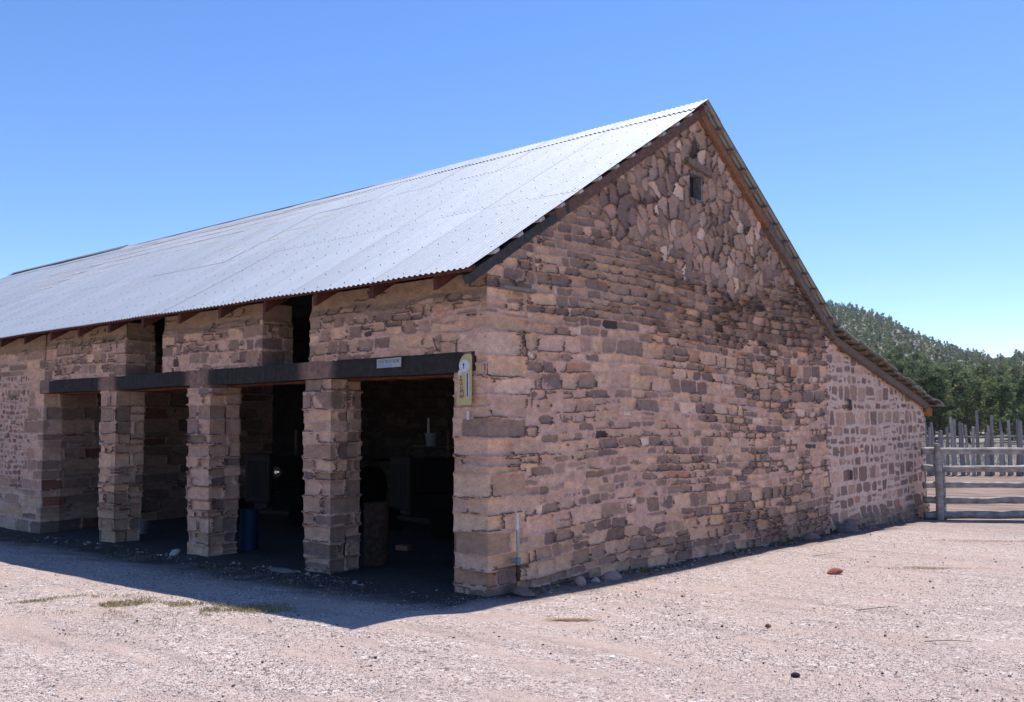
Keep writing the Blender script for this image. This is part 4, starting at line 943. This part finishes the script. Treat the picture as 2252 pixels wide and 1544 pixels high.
def stone(name, xy, r, sq, col, label, cat='stone', group=None, seed=1, lift=.3):
    me = rock(r, sq, seed); n_ = len(me.vertices); a = me.color_attributes.new('Col', 'FLOAT_COLOR', 'POINT'); a.data.foreach_set('color', np.tile(np.array([*col, 1], np.float32), n_))
    o = link(name, me, M['stone']); o.location = (xy[0], xy[1], float(gz(xy[0], xy[1])) + r * sq[2] * lift); o.rotation_euler = (0, 0, seed * 1.3); return tag(o, label, cat, group)
stone('red_rock', (1.84, 4.0), .115, (1.1, .55, .42), (.30, .115, .085), 'flat dark red rock lying alone on the sunlit gravel', seed=3)
stone('field_stone', (.20, 1.22), .085, (1.2, .8, .8), (.36, .25, .22), 'rounded pinkish stone nearest the standpipe at the foot of the gable', seed=4)
stone('field_stone', (.22, 1.47), .055, (1, 1, .9), (.42, .40, .40), 'small pale grey stone between two larger ones at the foot of the gable', seed=5)
stone('field_stone', (.22, 1.80), .12, (1.5, .7, .55), (.34, .23, .21), 'broad flat stone at the foot of the gable wall', seed=6)
stone('field_stone', (.20, .30), .13, (1.5, .8, .5), (.25, .16, .14), 'flat brown stone half buried at the barn corner', seed=7)
stone('field_stone', (.18, 7.4), .12, (1.3, .8, .8), (.22, .15, .14), 'dark stone under the far end of the gable', seed=8)
stone('field_stone', (.10, 9.35), .16, (.9, .8, 1.1), (.24, .18, .16), 'upright brown stone leaning on the foot of the lean-to', seed=9)
stone('field_stone', (.14, 9.0), .17, (1.4, .8, .8), (.16, .13, .12), 'large dark stone at the foot of the lean-to', seed=10)
stone('pale_cobble', (-5.42, -.12), .085, (1, 1, .9), (.48, .42, .37), 'pale rounded cobble against the middle pier', seed=11)
stone('loose_slab', (-3.0, -.18), .17, (1.9, .45, .2), (.22, .18, .16), 'thin flat slab lying before the pier nearest the corner', seed=12)
stone('dark_lump', (3.43, -.9), .030, (1.3, .8, .7), (.03, .03, .045), 'small blackish lump on the open gravel', seed=13)
stone('white_pebble', (2.35, -1.4), .022, (1.4, 1, .5), (.75, .72, .68), 'bright white pebble on the gravel', seed=14)
stone('brown_clod', (2.61, .5), .028, (1, 1, .8), (.16, .08, .06), 'small reddish brown clod on the gravel', seed=15)
def blades(name, n, gen, hr, wd, cols, label, cat, lean_=.9):
    g = np.random.default_rng(len(name) * 7); x, y = gen(g, n); n = len(x); z = gz(x, y) - .002
    h = g.uniform(*hr, n); a = g.uniform(0, 6.28, n); l = g.uniform(.1, lean_, n)
    dx = np.cos(a); dy = np.sin(a); p0 = np.stack([x, y, z], 1); side = np.stack([-dy, dx, 0 * x], 1) * wd
    mid = p0 + np.stack([dx * l * h * .35, dy * l * h * .35, h * .6], 1); tip = p0 + np.stack([dx * l * h, dy * l * h, h * (1.05 - .35 * l)], 1)
    Q = np.stack([p0 - side, p0 + side, mid + side * .8, tip], 1).reshape(-1, 3)
    cc = np.array(cols)[g.integers(0, len(cols), n)] * g.uniform(.7, 1.3, n)[:, None]
    tag(link(name, npmesh(name, Q, np.arange(n * 4).reshape(-1, 4), np.repeat(cc, 4, 0)), M['leaf']), label, cat, kind='stuff')
def gg(g, n):
    t = g.random(n); o = g.normal(size=n) * .30; x = -3.1 + 2.4 * t + .1 * o; y = -2.85 + 1.0 * t + o * .75 - .1
    k = fbm(x * 2.3 - y * .8, y * 3.2, 55) > .17; return x[k], y[k]
blades('grass', 12000, gg, (.010, .034), .0016, [(.20, .18, .07), (.24, .21, .10), (.14, .14, .055), (.30, .23, .14)], 'thin low olive grass patch on the gravel before the barn', 'grass')
def gw(g, n):
    k = g.random(n) < .6; x = np.where(k, g.uniform(.03, .22, n), g.uniform(-9.5, -.2, n)); y = np.where(k, g.uniform(.3, 9.0, n), g.uniform(-.9, -.35, n)); m = fbm(x * 2, y * 2, 5) > .05; return x[m], y[m]
blades('weeds', 5000, gw, (.015, .05), .002, [(.13, .14, .05), (.22, .18, .10)], 'sparse low weeds along the foot of the barn walls', 'weeds')
def gst(cx_, cy_, L_, W_):
    return lambda g, n: (cx_ + (g.normal(size=n) * L_) * .77 + g.normal(size=n) * W_ * .3, cy_ + (g.normal(size=n) * .0) + g.normal(size=n) * W_)
def straw(cx_, cy_, L_, W_, n, label):
    g = np.random.default_rng(int(cx_ * 100)); o = []
    t = g.normal(size=n) * L_; w_ = g.normal(size=n) * W_; x = cx_ + t * .77 - w_ * .64; y = cy_ + t * .64 + w_ * .77; z = gz(x, y) + g.uniform(.002, .014, n)
    a = g.uniform(0, 6.28, n); l = g.uniform(.01, .035, n); d = np.stack([np.cos(a) * l, np.sin(a) * l, g.uniform(-.004, .006, n)], 1); s_ = np.stack([-np.sin(a), np.cos(a), 0 * a], 1) * .0018
    p = np.stack([x, y, z], 1); Q = np.stack([p - d - s_, p - d + s_, p + d + s_, p + d - s_], 1).reshape(-1, 3)
    cc = np.array([(.44, .28, .17), (.30, .17, .09), (.14, .08, .05)])[g.integers(0, 3, n)]
    tag(link('straw', npmesh('straw', Q, np.arange(n * 4).reshape(-1, 4), np.repeat(cc, 4, 0)), M['pebble']), label, 'straw', kind='stuff')
straw(1.24, -.37, .10, .03, 420, 'small brown wisp of straw on the gravel near the corner'); straw(2.5, 5.3, .3, .05, 500, 'scattered tan straw on the far gravel'); straw(2.2, 9.3, .5, .10, 700, 'dry straw litter before the rail fence')
def twig(p, q, r, label):
    p = Vector((*p, float(gz(*p)) + .012)); q = Vector((*q, float(gz(*q)) + .03)); mdl = (p + q) / 2 + Vector((.01, .012, .008))
    tag(MB().tube([p, mdl, q], [r, r * .8, r * .5], 6, (.20, .14, .10)).build('twig', M['wood']), label, 'twig')
twig((1.05, 5.3), (1.25, 5.9), .004, 'thin bare twig on the gravel near the gable shadow')
twig((3.75, .75), (4.05, .9), .004, 'short pale twig on the gravel at the yard edge')
twig((2.9, 1.7), (3.15, 2.05), .004, 'thin dark twig lying in the middle of the sunlit yard')

# ------------------------------------------------------------------ thin air between here and the hill
hz = MB().box((-620, -60, -3.5), (260, 1000, 175)); hzo = hz.build('haze', None); tag(hzo, kind='stuff')
hm_ = bpy.data.materials.new('thin_air'); hm_.use_nodes = True; hn = hm_.node_tree.nodes; hn.remove(hn['Principled BSDF'])
pv = hn.new('ShaderNodeVolumePrincipled'); pv.inputs['Color'].default_value = (.80, .88, 1.0, 1); pv.inputs['Density'].default_value = .00015
hm_.node_tree.links.new(pv.outputs[0], hn['Material Output'].inputs['Volume']); hzo.data.materials.append(hm_)
